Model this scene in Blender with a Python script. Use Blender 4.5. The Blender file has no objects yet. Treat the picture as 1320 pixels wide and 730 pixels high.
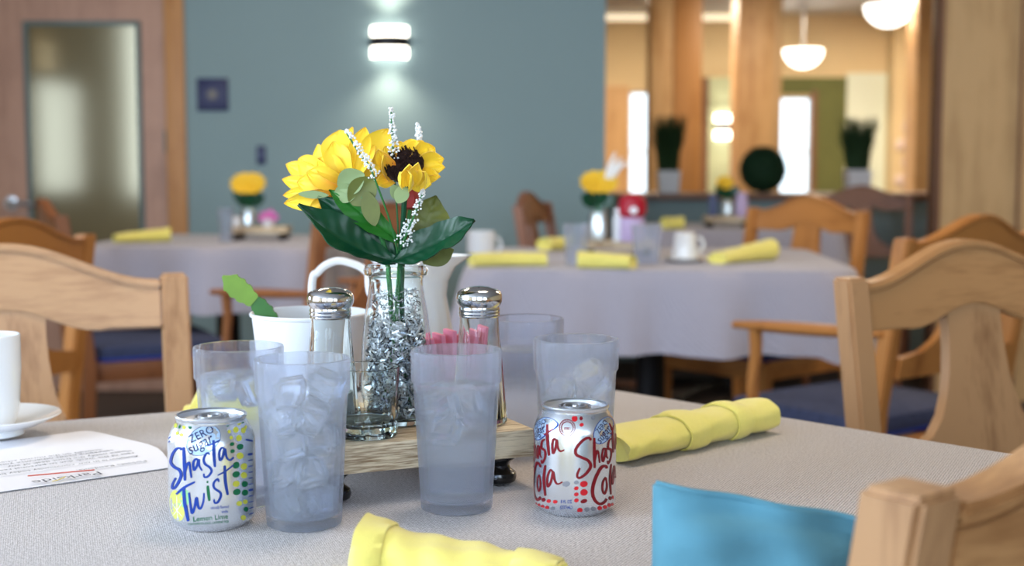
import bpy, bmesh, math, random
from mathutils import Vector, Matrix
random.seed(7)
C = bpy.context.scene.collection
scn = bpy.context.scene
PI = math.pi
R = math.radians

# ------------------------------------------------------------------ camera
F = 1750.0; PITCH = R(5.1); CH = 1.03
cam = bpy.data.objects.new('camera', bpy.data.cameras.new('camera')); C.objects.link(cam)
cam.location = (0, 0, CH); cam.rotation_euler = (R(90) - PITCH, 0, 0)
cam.data.sensor_width = 36; cam.data.lens = F / 1320 * 36
cam.data.clip_start = .05; cam.data.clip_end = 100
cam.data.dof.use_dof = True; cam.data.dof.focus_distance = 1.11; cam.data.dof.aperture_fstop = 5.4
scn.camera = cam

# ------------------------------------------------------------------ world, lights, exposure
W = bpy.data.worlds.new('world'); scn.world = W; W.use_nodes = True
bgn = W.node_tree.nodes['Background']; bgn.inputs[0].default_value = (.78, .90, 1, 1); bgn.inputs[1].default_value = 3.4
def area(name, loc, rot, sx, sy, power, col, spread=180):
    l = bpy.data.lights.new(name, 'AREA'); l.shape = 'RECTANGLE'; l.size = sx; l.size_y = sy
    l.energy = power; l.color = col; l.spread = R(spread)
    o = bpy.data.objects.new(name, l); C.objects.link(o); o.location = loc; o.rotation_euler = rot
    return o
COOL = (.66, .81, 1.0); WARM = (1.0, .82, .60)
# daylight through the window openings of the wall behind the camera and of the left wall
area('window_daylight', (-1.9, -2.92, 1.55), (R(90), 0, 0), 1.5, 1.6, 84, COOL)
area('window_daylight', (.3, -2.92, 1.55), (R(90), 0, 0), 1.5, 1.6, 62, COOL)
area('window_daylight', (2.5, -2.92, 1.55), (R(90), 0, 0), 1.5, 1.6, 34, COOL)
area('window_daylight', (-3.12, -.1, 1.55), (0, R(-90), 0), 1.6, 2.0, 150, COOL)
area('window_daylight', (-3.12, 2.58, 1.2), (0, R(-90), 0), .75, .85, 22, COOL)
# warm ceiling fittings
for (x, y, p) in ((-.9, 4.3, 20), (1.6, 3.4, 24), (3.2, 5.6, 26), (.2, 1.6, 20), (2.0, 9.0, 60), (3.4, 11.4, 120), (1.2, 11.4, 105)):
    area('ceiling_lamp_light', (x, y, 2.40), (0, 0, 0), .5, .5, p, WARM)
scn.view_settings.view_transform = 'Standard'; scn.view_settings.look = 'None'
scn.view_settings.gamma = 1; scn.view_settings.use_curve_mapping = False
scn.view_settings.exposure = -0.38
scn.cycles.max_bounces = 14; scn.cycles.transmission_bounces = 14; scn.cycles.transparent_max_bounces = 24
scn.cycles.sample_clamp_indirect = 6

# ------------------------------------------------------------------ pixel of the photograph -> point in the room
def ray(px, py):
    r = (px - 660) / F; u = -(py - 365) / F
    return Vector((r, math.cos(PITCH) + u * math.sin(PITCH), -math.sin(PITCH) + u * math.cos(PITCH)))
def PY(px, py, y):
    d = ray(px, py); return Vector((0, 0, CH)) + d * (y / d.y)
def PZ(px, py, z):
    d = ray(px, py); return Vector((0, 0, CH)) + d * ((z - CH) / d.z)

# ------------------------------------------------------------------ materials
def srgb(r, g, b):
    f = lambda c: (c / 255 / 12.92) if c / 255 <= .04045 else ((c / 255 + .055) / 1.055) ** 2.4
    return (f(r), f(g), f(b), 1)
def mat(name, col, rough=.5, metal=0, trans=0, ior=1.45, var=0, vscale=30, bump=0, bscale=200, sheen=0, emit=None, estr=0, coat=0, alpha=1):
    m = bpy.data.materials.new(name); m.use_nodes = True; nt = m.node_tree; b = nt.nodes['Principled BSDF']
    col = srgb(*col) if max(col) > 1.01 else (*col, 1)
    b.inputs['Base Color'].default_value = col; b.inputs['Roughness'].default_value = rough
    b.inputs['Metallic'].default_value = metal; b.inputs['Transmission Weight'].default_value = trans
    b.inputs['IOR'].default_value = ior; b.inputs['Sheen Weight'].default_value = sheen
    b.inputs['Coat Weight'].default_value = coat
    if emit: b.inputs['Emission Color'].default_value = (*emit, 1); b.inputs['Emission Strength'].default_value = estr
    if var or bump:
        tc = nt.nodes.new('ShaderNodeTexCoord')
    if var:
        n = nt.nodes.new('ShaderNodeTexNoise'); n.inputs['Scale'].default_value = vscale; n.inputs['Detail'].default_value = 4
        nt.links.new(tc.outputs['Object'], n.inputs['Vector'])
        h = nt.nodes.new('ShaderNodeMapRange'); h.inputs['To Min'].default_value = 1 - var; h.inputs['To Max'].default_value = 1 + var
        nt.links.new(n.outputs['Fac'], h.inputs['Value'])
        x = nt.nodes.new('ShaderNodeVectorMath'); x.operation = 'SCALE'; x.inputs[0].default_value = col[:3]
        nt.links.new(h.outputs[0], x.inputs['Scale']); nt.links.new(x.outputs[0], b.inputs['Base Color'])
    if bump:
        n2 = nt.nodes.new('ShaderNodeTexNoise'); n2.inputs['Scale'].default_value = bscale; n2.inputs['Detail'].default_value = 3
        nt.links.new(tc.outputs['Object'], n2.inputs['Vector'])
        bp = nt.nodes.new('ShaderNodeBump'); bp.inputs['Strength'].default_value = bump; bp.inputs['Distance'].default_value = .002
        nt.links.new(n2.outputs['Fac'], bp.inputs['Height']); nt.links.new(bp.outputs[0], b.inputs['Normal'])
    return m
def wood(name, c1, c2, axis='Z', scale=9, rough=.42, stretch=12, bump=.15, grain=.5):
    m = bpy.data.materials.new(name); m.use_nodes = True; nt = m.node_tree; b = nt.nodes['Principled BSDF']
    tc = nt.nodes.new('ShaderNodeTexCoord'); mp = nt.nodes.new('ShaderNodeMapping')
    s = {'X': (1, stretch, stretch), 'Y': (stretch, 1, stretch), 'Z': (stretch, stretch, 1)}[axis]
    mp.inputs['Scale'].default_value = s
    nt.links.new(tc.outputs['Object'], mp.inputs['Vector'])
    n = nt.nodes.new('ShaderNodeTexNoise'); n.inputs['Scale'].default_value = scale * .35; n.inputs['Detail'].default_value = 5; n.inputs['Distortion'].default_value = .8
    nt.links.new(mp.outputs[0], n.inputs['Vector'])
    n2 = nt.nodes.new('ShaderNodeTexNoise'); n2.inputs['Scale'].default_value = scale * 3; n2.inputs['Detail'].default_value = 6
    nt.links.new(mp.outputs[0], n2.inputs['Vector'])
    n3 = nt.nodes.new('ShaderNodeTexNoise'); n3.inputs['Scale'].default_value = 5; n3.inputs['Detail'].default_value = 2
    nt.links.new(tc.outputs['Object'], n3.inputs['Vector'])
    a = nt.nodes.new('ShaderNodeMath'); a.operation = 'MULTIPLY_ADD'; a.inputs[1].default_value = grain; nt.links.new(n2.outputs['Fac'], a.inputs[0]); nt.links.new(n.outputs['Fac'], a.inputs[2])
    a2 = nt.nodes.new('ShaderNodeMath'); a2.operation = 'MULTIPLY_ADD'; a2.inputs[1].default_value = .5; nt.links.new(n3.outputs['Fac'], a2.inputs[0]); nt.links.new(a.outputs[0], a2.inputs[2])
    cr = nt.nodes.new('ShaderNodeValToRGB'); e = cr.color_ramp.elements
    e[0].position = .72; e[0].color = srgb(*c2); e[1].position = 1.28 if False else 1.0; e[1].color = srgb(*c1)
    mr = nt.nodes.new('ShaderNodeMapRange'); mr.inputs['From Min'].default_value = .25 if grain < 1 else .2 + .5 * grain; mr.inputs['From Max'].default_value = 1.35 if grain < 1 else 1.2 + .5 * grain
    nt.links.new(a2.outputs[0], mr.inputs['Value'])
    e[0].position = .38; e[1].position = .66
    nt.links.new(mr.outputs[0], cr.inputs[0]); nt.links.new(cr.outputs[0], b.inputs['Base Color'])
    b.inputs['Roughness'].default_value = rough
    bp = nt.nodes.new('ShaderNodeBump'); bp.inputs['Strength'].default_value = bump; bp.inputs['Distance'].default_value = .001
    nt.links.new(n2.outputs['Fac'], bp.inputs['Height']); nt.links.new(bp.outputs[0], b.inputs['Normal'])
    return m
def cloth_mat(name, col, col2, scale=700, bump=.5):
    m = bpy.data.materials.new(name); m.use_nodes = True; nt = m.node_tree; b = nt.nodes['Principled BSDF']
    tc = nt.nodes.new('ShaderNodeTexCoord')
    mp = nt.nodes.new('ShaderNodeMapping'); mp.inputs['Rotation'].default_value = (0, 0, R(26)); nt.links.new(tc.outputs['Object'], mp.inputs['Vector'])
    ws = []
    for d in ('X', 'Y'):
        w = nt.nodes.new('ShaderNodeTexWave'); w.bands_direction = d; w.inputs['Scale'].default_value = scale / 6.28
        w.inputs['Distortion'].default_value = 1.6; w.inputs['Detail'].default_value = 2; w.inputs['Detail Scale'].default_value = .6
        nt.links.new(mp.outputs[0], w.inputs['Vector']); ws.append(w)
    mu = nt.nodes.new('ShaderNodeMath'); mu.operation = 'MULTIPLY'; nt.links.new(ws[0].outputs['Fac'], mu.inputs[0]); nt.links.new(ws[1].outputs['Fac'], mu.inputs[1])
    n = nt.nodes.new('ShaderNodeTexNoise'); n.inputs['Scale'].default_value = 420; n.inputs['Detail'].default_value = 2; nt.links.new(tc.outputs['Object'], n.inputs['Vector'])
    ad = nt.nodes.new('ShaderNodeMath'); ad.operation = 'ADD'; nt.links.new(mu.outputs[0], ad.inputs[0]); nt.links.new(n.outputs['Fac'], ad.inputs[1])
    cr = nt.nodes.new('ShaderNodeValToRGB'); e = cr.color_ramp.elements; e[0].position = .42; e[0].color = srgb(*col2); e[1].position = .95; e[1].color = srgb(*col)
    nt.links.new(ad.outputs[0], cr.inputs[0]); nt.links.new(cr.outputs[0], b.inputs['Base Color'])
    b.inputs['Roughness'].default_value = .85; b.inputs['Sheen Weight'].default_value = .25
    bp = nt.nodes.new('ShaderNodeBump'); bp.inputs['Strength'].default_value = bump; bp.inputs['Distance'].default_value = .0008
    nt.links.new(ad.outputs[0], bp.inputs['Height']); nt.links.new(bp.outputs[0], b.inputs['Normal'])
    return m
def frosted(name, col, haze=.35, rough=.12, ior=1.3, clear=.3, tcol=None, spots=0):
    """milky clear plastic: part clear, part blurred refraction, part scattered light"""
    m = bpy.data.materials.new(name); m.use_nodes = True; nt = m.node_tree; nt.nodes.remove(nt.nodes['Principled BSDF'])
    out = nt.nodes['Material Output']; col = (*col, 1)
    g = nt.nodes.new('ShaderNodeBsdfGlass'); g.inputs['Color'].default_value = col; g.inputs['Roughness'].default_value = rough; g.inputs['IOR'].default_value = ior
    t = nt.nodes.new('ShaderNodeBsdfTransparent'); t.inputs['Color'].default_value = (*tcol, 1) if tcol else col
    d = nt.nodes.new('ShaderNodeBsdfDiffuse'); d.inputs['Color'].default_value = col
    tr = nt.nodes.new('ShaderNodeBsdfTranslucent'); tr.inputs['Color'].default_value = col
    m1 = nt.nodes.new('ShaderNodeMixShader'); m1.inputs[0].default_value = .5; nt.links.new(d.outputs[0], m1.inputs[1]); nt.links.new(tr.outputs[0], m1.inputs[2])
    m2 = nt.nodes.new('ShaderNodeMixShader'); m2.inputs[0].default_value = clear; nt.links.new(g.outputs[0], m2.inputs[1]); nt.links.new(t.outputs[0], m2.inputs[2])
    m3 = nt.nodes.new('ShaderNodeMixShader'); m3.inputs[0].default_value = haze; nt.links.new(m2.outputs[0], m3.inputs[1]); nt.links.new(m1.outputs[0], m3.inputs[2])
    if spots:
        tc = nt.nodes.new('ShaderNodeTexCoord'); n = nt.nodes.new('ShaderNodeTexNoise'); n.inputs['Scale'].default_value = spots; n.inputs['Detail'].default_value = 3
        nt.links.new(tc.outputs['Object'], n.inputs['Vector'])
        mr = nt.nodes.new('ShaderNodeMapRange'); mr.inputs['From Min'].default_value = .35; mr.inputs['From Max'].default_value = .7; mr.inputs['To Min'].default_value = haze * .4; mr.inputs['To Max'].default_value = min(1, haze * 1.7)
        nt.links.new(n.outputs['Fac'], mr.inputs['Value']); nt.links.new(mr.outputs[0], m3.inputs[0])
    nt.links.new(m3.outputs[0], out.inputs[0])
    return m
def thin_glass(name, tint=(1, 1, 1), gloss=.12):
    """clear thin glass: see-through with a Fresnel reflection"""
    m = bpy.data.materials.new(name); m.use_nodes = True; nt = m.node_tree; nt.nodes.remove(nt.nodes['Principled BSDF'])
    out = nt.nodes['Material Output']
    t = nt.nodes.new('ShaderNodeBsdfTransparent'); t.inputs[0].default_value = (*tint, 1)
    g = nt.nodes.new('ShaderNodeBsdfGlossy'); g.inputs['Roughness'].default_value = .02
    lw = nt.nodes.new('ShaderNodeLayerWeight'); lw.inputs[0].default_value = gloss
    mx = nt.nodes.new('ShaderNodeMixShader'); nt.links.new(lw.outputs['Fresnel'], mx.inputs[0]); nt.links.new(t.outputs[0], mx.inputs[1]); nt.links.new(g.outputs[0], mx.inputs[2])
    nt.links.new(mx.outputs[0], out.inputs[0]); return m

M = dict(
    teal=mat('teal_paint', (134, 158, 164), .7, var=.03, vscale=3),
    cream=mat('cream_paint', (222, 200, 158), .7), ceil=mat('ceiling_paint', (190, 188, 186), .8),
    grey_wall=mat('grey_paint', (170, 168, 160), .8),
    carpet=mat('carpet', (78, 66, 62), .95, var=.25, vscale=40, bump=.4),
    door_wood=wood('door_veneer', (190, 150, 130), (168, 130, 112), 'Z', 5, .5, 10, .05, .3),
    trim_wood=wood('honey_trim', (190, 134, 74), (166, 108, 52), 'Z', 6, .45, 10, .05),
    pillar=wood('maple_panel', (206, 170, 122), (186, 150, 104), 'Z', 5, .5, 10, .05, .3),
    column=wood('honey_column', (214, 172, 120), (188, 142, 90), 'Z', 5, .5, 8, .05, .3),
    dark_trim=wood('brown_trim', (120, 82, 58), (92, 58, 40), 'Z', 6),
    oak=wood('oak_light', (196, 152, 108), (156, 110, 70), 'X', 7, .36, 9, .12),
    oakz=wood('oak_light_upright', (194, 150, 108), (148, 104, 66), 'Z', 7, .36, 9, .12),
    rust=wood('oak_amber', (186, 124, 64), (146, 88, 40), 'X', 7, .36, 8, .12),
    rustz=wood('oak_amber_upright', (190, 128, 68), (150, 92, 44), 'Z', 7, .36, 8, .12),
    brn=wood('oak_brown', (134, 82, 48), (98, 56, 32), 'X', 7, .36, 8, .12),
    brnz=wood('oak_brown_upright', (140, 86, 50), (104, 60, 34), 'Z', 7, .36, 8, .12),
    oak_shaded=wood('oak_honey_shaded', (178, 132, 86), (136, 92, 54), 'X', 7, .36, 9, .12), oakz_shaded=wood('oak_honey_shaded_upright', (176, 134, 94), (130, 90, 58), 'Z', 7, .36, 9, .12),  # honey oak; weaker light on these chairs is partly painted into the tone
    brn2=wood('oak_mid_brown', (160, 102, 62), (120, 70, 40), 'X', 7, .36, 8, .12), brnz2=wood('oak_mid_brown_upright', (164, 106, 64), (126, 74, 42), 'Z', 7, .36, 8, .12),
    riser=wood('raw_pine', (224, 206, 174), (146, 120, 90), 'X', 14, .6, 14, .8, 1.1),
    seat=mat('blue_seat_fabric', (58, 66, 96), .9, var=.5, vscale=60, bump=.3), piping=mat('blue_piping', (28, 52, 140), .8),
    cloth=cloth_mat('beige_tablecloth', (234, 228, 228), (138, 129, 127), 850, 1.0),
    cloth_cool_lit=cloth_mat('tablecloth_far_daylight_tint', (180, 176, 188), (154, 150, 164), 600, .2),  # cool window light on the beige cloth is mixed into this lilac colour
    dark=mat('dark_metal', (24, 24, 28), .4, .5), black=mat('black_lacquer', (10, 10, 12), .22, coat=.5),
    navy=mat('navy_plastic', (12, 18, 78), .4), brass=mat('brass', (90, 84, 80), .4, .8),
    chrome=mat('chrome', (220, 222, 226), .12, 1), steel=mat('brushed_steel', (190, 194, 200), .3, 1),
    yellow=mat('yellow_napkin', (238, 226, 120), .85, var=.05, vscale=300, bump=.25, bscale=900, sheen=.3),
    china=mat('white_china', (232, 234, 236), .18, coat=.4), white=mat('white_plastic', (228, 232, 238), .45),
    paper=mat('paper', (236, 236, 242), .7), ink=mat('ink', (40, 42, 60), .7), red_ink=mat('red_ink', (190, 80, 60), .7), gold_ink=mat('gold_ink', (210, 190, 110), .7),
    alu=mat('aluminium', (226, 231, 238), .27, .9), alu_in=mat('aluminium_lid', (214, 218, 226), .34, .85),
    blue_ink=mat('blue_can_ink', (16, 58, 150), .35, .25), navy_ink=mat('navy_can_ink', (20, 30, 90), .4, .2),
    green_ink=mat('green_can_ink', (14, 104, 66), .35, .25), lemon_ink=mat('pale_lemon_can_ink', (212, 212, 110), .35, .4), lime_ink=mat('lime_can_ink', (200, 200, 70), .35, .25),
    pale_ink=mat('pale_blue_can_ink', (178, 206, 236), .35, .4), lgreen_ink=mat('pale_green_can_ink', (150, 205, 150), .4, .3),
    white_ink=mat('white_can_ink', (235, 238, 244), .35, .2),
    wine_ink=mat('dark_red_can_ink', (128, 14, 28), .35, .25), red_can=mat('red_can_ink', (206, 30, 42), .35, .25), grey_ink=mat('grey_can_ink', (140, 142, 150), .35, .4),
    tumbler=frosted('frosted_tumbler_plastic', (.91, .94, .995), .13, .03, 1.16, .5),
    tumbler_clear=frosted('hazy_tumbler_plastic', (.93, .95, .99), .07, .02, 1.14, .6),
    water=frosted('water', (.92, .94, .97), .04, .03, 1.15, .5), ice=frosted('ice', (.98, .99, 1), .11, .0, 1.31, .0, spots=45),
    melt=frosted('ice_melt', (.95, .955, .97), .02, .03, 1.2, .4),
    glass=thin_glass('clear_glass', (.97, .985, .98), .10), glass_real=mat('clear_glass_solid', (250, 254, 253), .0, 0, 1, 1.3), glass_vase=mat('vase_glass', (250, 254, 253), 0, 0, 1, 1.12), glass_thick=mat('thick_glass', (235, 248, 248), .02, 0, 1, 1.3),
    salt=mat('salt', (226, 228, 230), .8, bump=.6, bscale=1500), pepper=mat('pepper', (70, 64, 60), .9, var=.8, vscale=1400, bump=.6, bscale=1500),
    tinsel=mat('silver_tinsel', (240, 243, 248), .22, .65), tinsel_d=mat('grey_tinsel', (110, 116, 126), .2, 1),
    petal=mat('yellow_petal', (240, 196, 40), .6, var=.06, vscale=40, sheen=.2), petal_o=mat('orange_petal', (240, 168, 30), .6),
    disc=mat('flower_disc', (44, 20, 14), .9, var=.6, vscale=500, bump=1, bscale=900),
    leaf=mat('dark_leaf', (12, 68, 42), .32, var=.25, vscale=30), leaf_b=mat('bright_leaf', (40, 112, 36), .4, var=.2, vscale=40),
    leaf_o=mat('olive_leaf', (98, 106, 44), .5, var=.4, vscale=60), sepal=mat('sepal', (138, 158, 108), .6, var=.1, vscale=60),
    stem=mat('green_stem', (40, 110, 50), .5), sprig=mat('white_sprig', (238, 240, 240), .8), bud=mat('red_bud', (170, 60, 56), .6),
    cactus=mat('cactus_green', (112, 148, 50), .45, var=.15, vscale=90), cactus_d=mat('cactus_dark_green', (46, 104, 36), .45, var=.15, vscale=90),
    pink=mat('pink_packet', (222, 130, 156), .6), pinkfl=mat('pink_flower', (220, 120, 190), .7),
    turq=mat('turquoise_cloth', (86, 142, 162), .85, var=.45, vscale=14, bump=.2, bscale=600),
    topiary=mat('topiary_green', (16, 52, 26), .8, var=.5, vscale=60), grassy=mat('dark_grass_blade', (38, 66, 34), .7),
    red=mat('red_plastic', (170, 16, 44), .4), lilac=mat('lilac_plastic', (196, 176, 214), .5), bluejar=mat('blue_grey_packet', (84, 96, 132), .5),
    lamp_glass=mat('lit_lamp_glass', (255, 250, 240), .4, emit=(1, .96, .88), estr=5.5),
    strip=mat('lit_strip', (255, 240, 200), .4, emit=(1, .86, .62), estr=1.3),
    sconce_lit=mat('lit_sconce_glass', (255, 245, 225), .4, emit=(1, .93, .80), estr=9),
    lite=mat('door_glass_reflective', (112, 104, 80), .10, .45, 0, 1.5), lite_frame=mat('grey_green_metal', (96, 112, 112), .5, .2),
    olive=mat('olive_wall', (98, 104, 60), .8, var=.25, vscale=4), palegreen=mat('pale_green_wall', (186, 196, 164), .8), mint=mat('pale_mint_wall', (226, 236, 222), .8),
)

# ------------------------------------------------------------------ helpers
def smooth(me, ang=35):
    for p in me.polygons: p.use_smooth = True
    me.set_sharp_from_angle(angle=R(ang))
def link(name, me, material, parent=None, loc=None, sm=True, ang=35):
    if sm: smooth(me, ang)
    if material is not None:
        for mm in (material if isinstance(material, (list, tuple)) else [material]): me.materials.append(mm)
    o = bpy.data.objects.new(name, me); C.objects.link(o)
    if parent: o.parent = parent
    if loc: o.location = loc
    return o
def tag(o, label, cat, group=None, kind=None):
    o['label'] = label; o['category'] = cat
    if group: o['group'] = group
    if kind: o['kind'] = kind
    return o
def thing(name, label, cat, loc=(0, 0, 0), rz=0, group=None):
    o = bpy.data.objects.new(name, None); C.objects.link(o); o.location = loc; o.rotation_euler = (0, 0, rz); o.empty_display_size = .05
    return tag(o, label, cat, group)
def struct(o): o['kind'] = 'structure'; return o
def done(bm, merge=False):
    if merge: bmesh.ops.remove_doubles(bm, verts=bm.verts, dist=1e-6)
    bmesh.ops.recalc_face_normals(bm, faces=bm.faces)
    me = bpy.data.meshes.new('m'); bm.to_mesh(me); bm.free(); return me
def add_box(bm, x0, x1, y0, y1, z0, z1, bev=0):
    r = bmesh.ops.create_cube(bm, size=1)
    for v in r['verts']:
        v.co = Vector(((x0 + x1) / 2 + v.co.x * (x1 - x0), (y0 + y1) / 2 + v.co.y * (y1 - y0), (z0 + z1) / 2 + v.co.z * (z1 - z0)))
    if bev:
        es = list({e for v in r['verts'] for e in v.link_edges})
        bmesh.ops.bevel(bm, geom=es, offset=bev, segments=2, affect='EDGES', profile=.6)
def box(x0, x1, y0, y1, z0, z1, bev=0):
    bm = bmesh.new(); add_box(bm, x0, x1, y0, y1, z0, z1, bev); return done(bm)
def add_lathe(bm, prof, seg=48, cx=0, cy=0, zs=1.0, fn=None):
    rings = []
    for (r, z) in prof:
        if r < 1e-6: rings.append([bm.verts.new((cx, cy, z))])
        else:
            ring = []
            for i in range(seg):
                a = 2 * PI * i / seg; rr = r * (fn(a, z) if fn else 1)
                ring.append(bm.verts.new((cx + rr * math.cos(a), cy + rr * math.sin(a), z)))
            rings.append(ring)
    for a, b in zip(rings, rings[1:]):
        for i in range(seg):
            j = (i + 1) % seg
            if len(a) == 1 and len(b) == 1: break
            if len(a) == 1: bm.faces.new((a[0], b[i], b[j]))
            elif len(b) == 1: bm.faces.new((a[i], b[0], a[j]))
            else: bm.faces.new((a[i], b[i], b[j], a[j]))
def lathe(prof, seg=48, fn=None):
    bm = bmesh.new(); add_lathe(bm, prof, seg, fn=fn); return done(bm)
def spline(pts, n=6):
    pts = [Vector(p) for p in pts]
    if len(pts) < 3:
        return [pts[0].lerp(pts[-1], i / n) for i in range(n + 1)]
    out = []
    for i in range(len(pts) - 1):
        p0 = pts[max(i - 1, 0)]; p1 = pts[i]; p2 = pts[i + 1]; p3 = pts[min(i + 2, len(pts) - 1)]
        for k in range(n):
            t = k / n
            out.append(.5 * ((2 * p1) + (p2 - p0) * t + (2 * p0 - 5 * p1 + 4 * p2 - p3) * t * t + (3 * p1 - p0 - 3 * p2 + p3) * t ** 3))
    out.append(pts[-1]); return out
def add_tube(bm, pts, rad, seg=8, flat=1.0, up=None):
    n = len(pts); rings = []; rr = rad if callable(rad) else (lambda t: rad)
    prev = None
    for i, p in enumerate(pts):
        t = (pts[min(i + 1, n - 1)] - pts[max(i - 1, 0)]).normalized()
        if prev is None:
            u = Vector(up) if up else (Vector((0, 0, 1)) if abs(t.z) < .9 else Vector((1, 0, 0)))
            s = t.cross(u).normalized()
        else: s = (prev - t * prev.dot(t)).normalized()
        prev = s; u = s.cross(t).normalized(); r = rr(i / max(n - 1, 1))
        rings.append([bm.verts.new(p + s * (r * math.cos(2 * PI * k / seg)) + u * (r * flat * math.sin(2 * PI * k / seg))) for k in range(seg)])
    for a, b in zip(rings, rings[1:]):
        for k in range(seg): bm.faces.new((a[k], a[(k + 1) % seg], b[(k + 1) % seg], b[k]))
    bm.faces.new(rings[0][::-1]); bm.faces.new(rings[-1])
def tube(pts, rad, seg=8, flat=1.0, up=None):
    bm = bmesh.new(); add_tube(bm, pts, rad, seg, flat, up); return done(bm)
def add_prism(bm, outline, y0, y1, yf=None, bev=0):
    """outline in x-z, thickness along y; yf(x,z) shifts y (curve or rake)"""
    g = yf or (lambda x, z: 0)
    a = [bm.verts.new((x, y0 + g(x, z), z)) for x, z in outline]; b = [bm.verts.new((x, y1 + g(x, z), z)) for x, z in outline]
    n = len(outline)
    for i in range(n): bm.faces.new((a[i], a[(i + 1) % n], b[(i + 1) % n], b[i]))
    return a, b
def strip_prism(lo, hi, y0, y1, yf):
    """solid between two x-z polylines of the same length (a curved rail or board)"""
    bm = bmesh.new(); n = len(lo); V = []
    for y in (y0, y1):
        V.append([[bm.verts.new((x, y + yf(x, z), z)) for x, z in lo], [bm.verts.new((x, y + yf(x, z), z)) for x, z in hi]])
    for i in range(n - 1):
        for s in (0, 1): bm.faces.new((V[s][0][i], V[s][0][i + 1], V[s][1][i + 1], V[s][1][i]))
        for e in (0, 1): bm.faces.new((V[0][e][i], V[0][e][i + 1], V[1][e][i + 1], V[1][e][i]))
    for i in (0, n - 1): bm.faces.new((V[0][0][i], V[0][1][i], V[1][1][i], V[1][0][i]))
    bmesh.ops.recalc_face_normals(bm, faces=bm.faces)
    es = [e for e in bm.edges if len(e.link_faces) == 2 and e.calc_face_angle(0) > R(50)]
    bmesh.ops.bevel(bm, geom=es, offset=.0035, segments=2, affect='EDGES')
    return done(bm)
def copy_tree(o, parent=None):
    c = o.copy(); C.objects.link(c)
    if parent: c.parent = parent
    for ch in list(o.children): copy_tree(ch, c)
    return c
def text_mesh(s, size, align='CENTER', shear=0, sub=0, space=1):
    cu = bpy.data.curves.new('t', 'FONT'); cu.body = s; cu.size = size; cu.align_x = align; cu.shear = shear; cu.resolution_u = 2; cu.space_character = space
    o = bpy.data.objects.new('t', cu); C.objects.link(o)
    dg = bpy.context.evaluated_depsgraph_get(); me = bpy.data.meshes.new_from_object(o.evaluated_get(dg))
    bpy.data.objects.remove(o); return me

# ================================================================== THE ROOM
X0, X1, Y0, Y1, H = -3.2, 5.2, -3.0, 13.3, 2.45
struct(link('floor', box(X0 - .1, X1 + .1, Y0 - .1, Y1 + .1, -.06, 0), M['carpet'], sm=False))
struct(link('ceiling', box(X0 - .1, X1 + .1, Y0 - .1, Y1 + .1, H, H + .06), M['ceil'], sm=False))
def wall_openings(name, along, fixed, t, a0, a1, holes, m, z1=H):
    """wall slab with rectangular openings; along 'x' or 'y'"""
    bm = bmesh.new(); holes = sorted(holes)
    def b(p, q, z0, zz):
        if q - p < 1e-4 or zz - z0 < 1e-4: return
        if along == 'x': add_box(bm, p, q, fixed, fixed + t, z0, zz)
        else: add_box(bm, fixed, fixed + t, p, q, z0, zz)
    cur = a0
    for (p, q, s, e) in holes:
        b(cur, p, 0, z1); b(p, q, 0, s); b(p, q, e, z1); cur = q
    b(cur, a1, 0, z1)
    return struct(link(name, done(bm), m, sm=False))
wall_openings('wall_back', 'x', Y0 - .1, .1, X0, X1, [(-2.7, -1.1, .7, 2.35), (-.5, 1.1, .7, 2.35), (1.7, 3.3, .7, 2.35)], M['cream'])
wall_openings('wall_left', 'y', X0 - .1, .1, Y0, Y1, [(-1.1, .9, .7, 2.35), (2.1, 3.05, .8, 1.6)], M['cream'])
struct(link('wall_right', box(X1, X1 + .1, Y0, Y1, 0, H), M['cream'], sm=False))
# teal wall of the dining room with the door on its left
YT = 6.0
dl, dr = PY(0, 200, YT).x - .18, PY(216, 200, YT).x
cx = PY(780, 200, YT).x
wall_openings('wall_front', 'x', YT, .12, X0, cx, [(dl, dr, -.0, 2.12)], M['teal'])
d = struct(link('door_1', box(dl + .004, dr - .004, YT + .02, YT + .065, .006, 2.11, .002), M['door_wood']))
g0, g1 = PY(38, 150, YT).x, PY(176, 150, YT).x; gz0, gz1 = .62, PY(100, 33, YT).z
bm = bmesh.new(); w = .022
for (a, b2, c, e) in ((g0 - w, g0, gz0 - w, gz1 + w), (g1, g1 + w, gz0 - w, gz1 + w), (g0, g1, gz1, gz1 + w), (g0, g1, gz0 - w, gz0)):
    add_box(bm, a, b2, YT + .008, YT + .02, c, e, .002)
link('lite_frame', done(bm), M['lite_frame'], d)
link('door_glass', box(g0, g1, YT + .012, YT + .0195, gz0, gz1), M['lite'], d)
hp = PY(22, 262, YT)
bm = bmesh.new(); add_lathe(bm, [(0, -.008), (.03, -.008), (.032, -.002), (.03, .004), (.012, .006), (.012, .04), (0, .04)], 24)
bmesh.ops.rotate(bm, verts=bm.verts, matrix=Matrix.Rotation(R(90), 3, 'X')); 
add_tube(bm, spline([(0, -.042, 0), (.03, -.048, .001), (.09, -.044, -.003), (.115, -.04, -.006)]), .011, 10)
link('door_handle', done(bm), M['steel'], d, (hp.x - .03, YT + .012, hp.z))
for hz in (.35, 1.12, 1.85):
    link('hinge', box(dr - .016, dr + .002, YT + .006, YT + .022, hz - .05, hz + .05, .002), M['lite_frame'], d)
tx1 = PY(241, 200, YT).x
bm = bmesh.new(); add_box(bm, dr, tx1, YT - .018, YT, 0, 2.2, .003); add_box(bm, dl - .09, dl, YT - .018, YT, 0, 2.2, .003); add_box(bm, dl, dr, YT - .018, YT, 2.12, 2.2, .003)
struct(link('trim_1', done(bm), M['trim_wood']))
struct(link('baseboard_front', box(tx1, cx, YT - .012, YT, 0, .1, .003), M['dark']))
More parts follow.
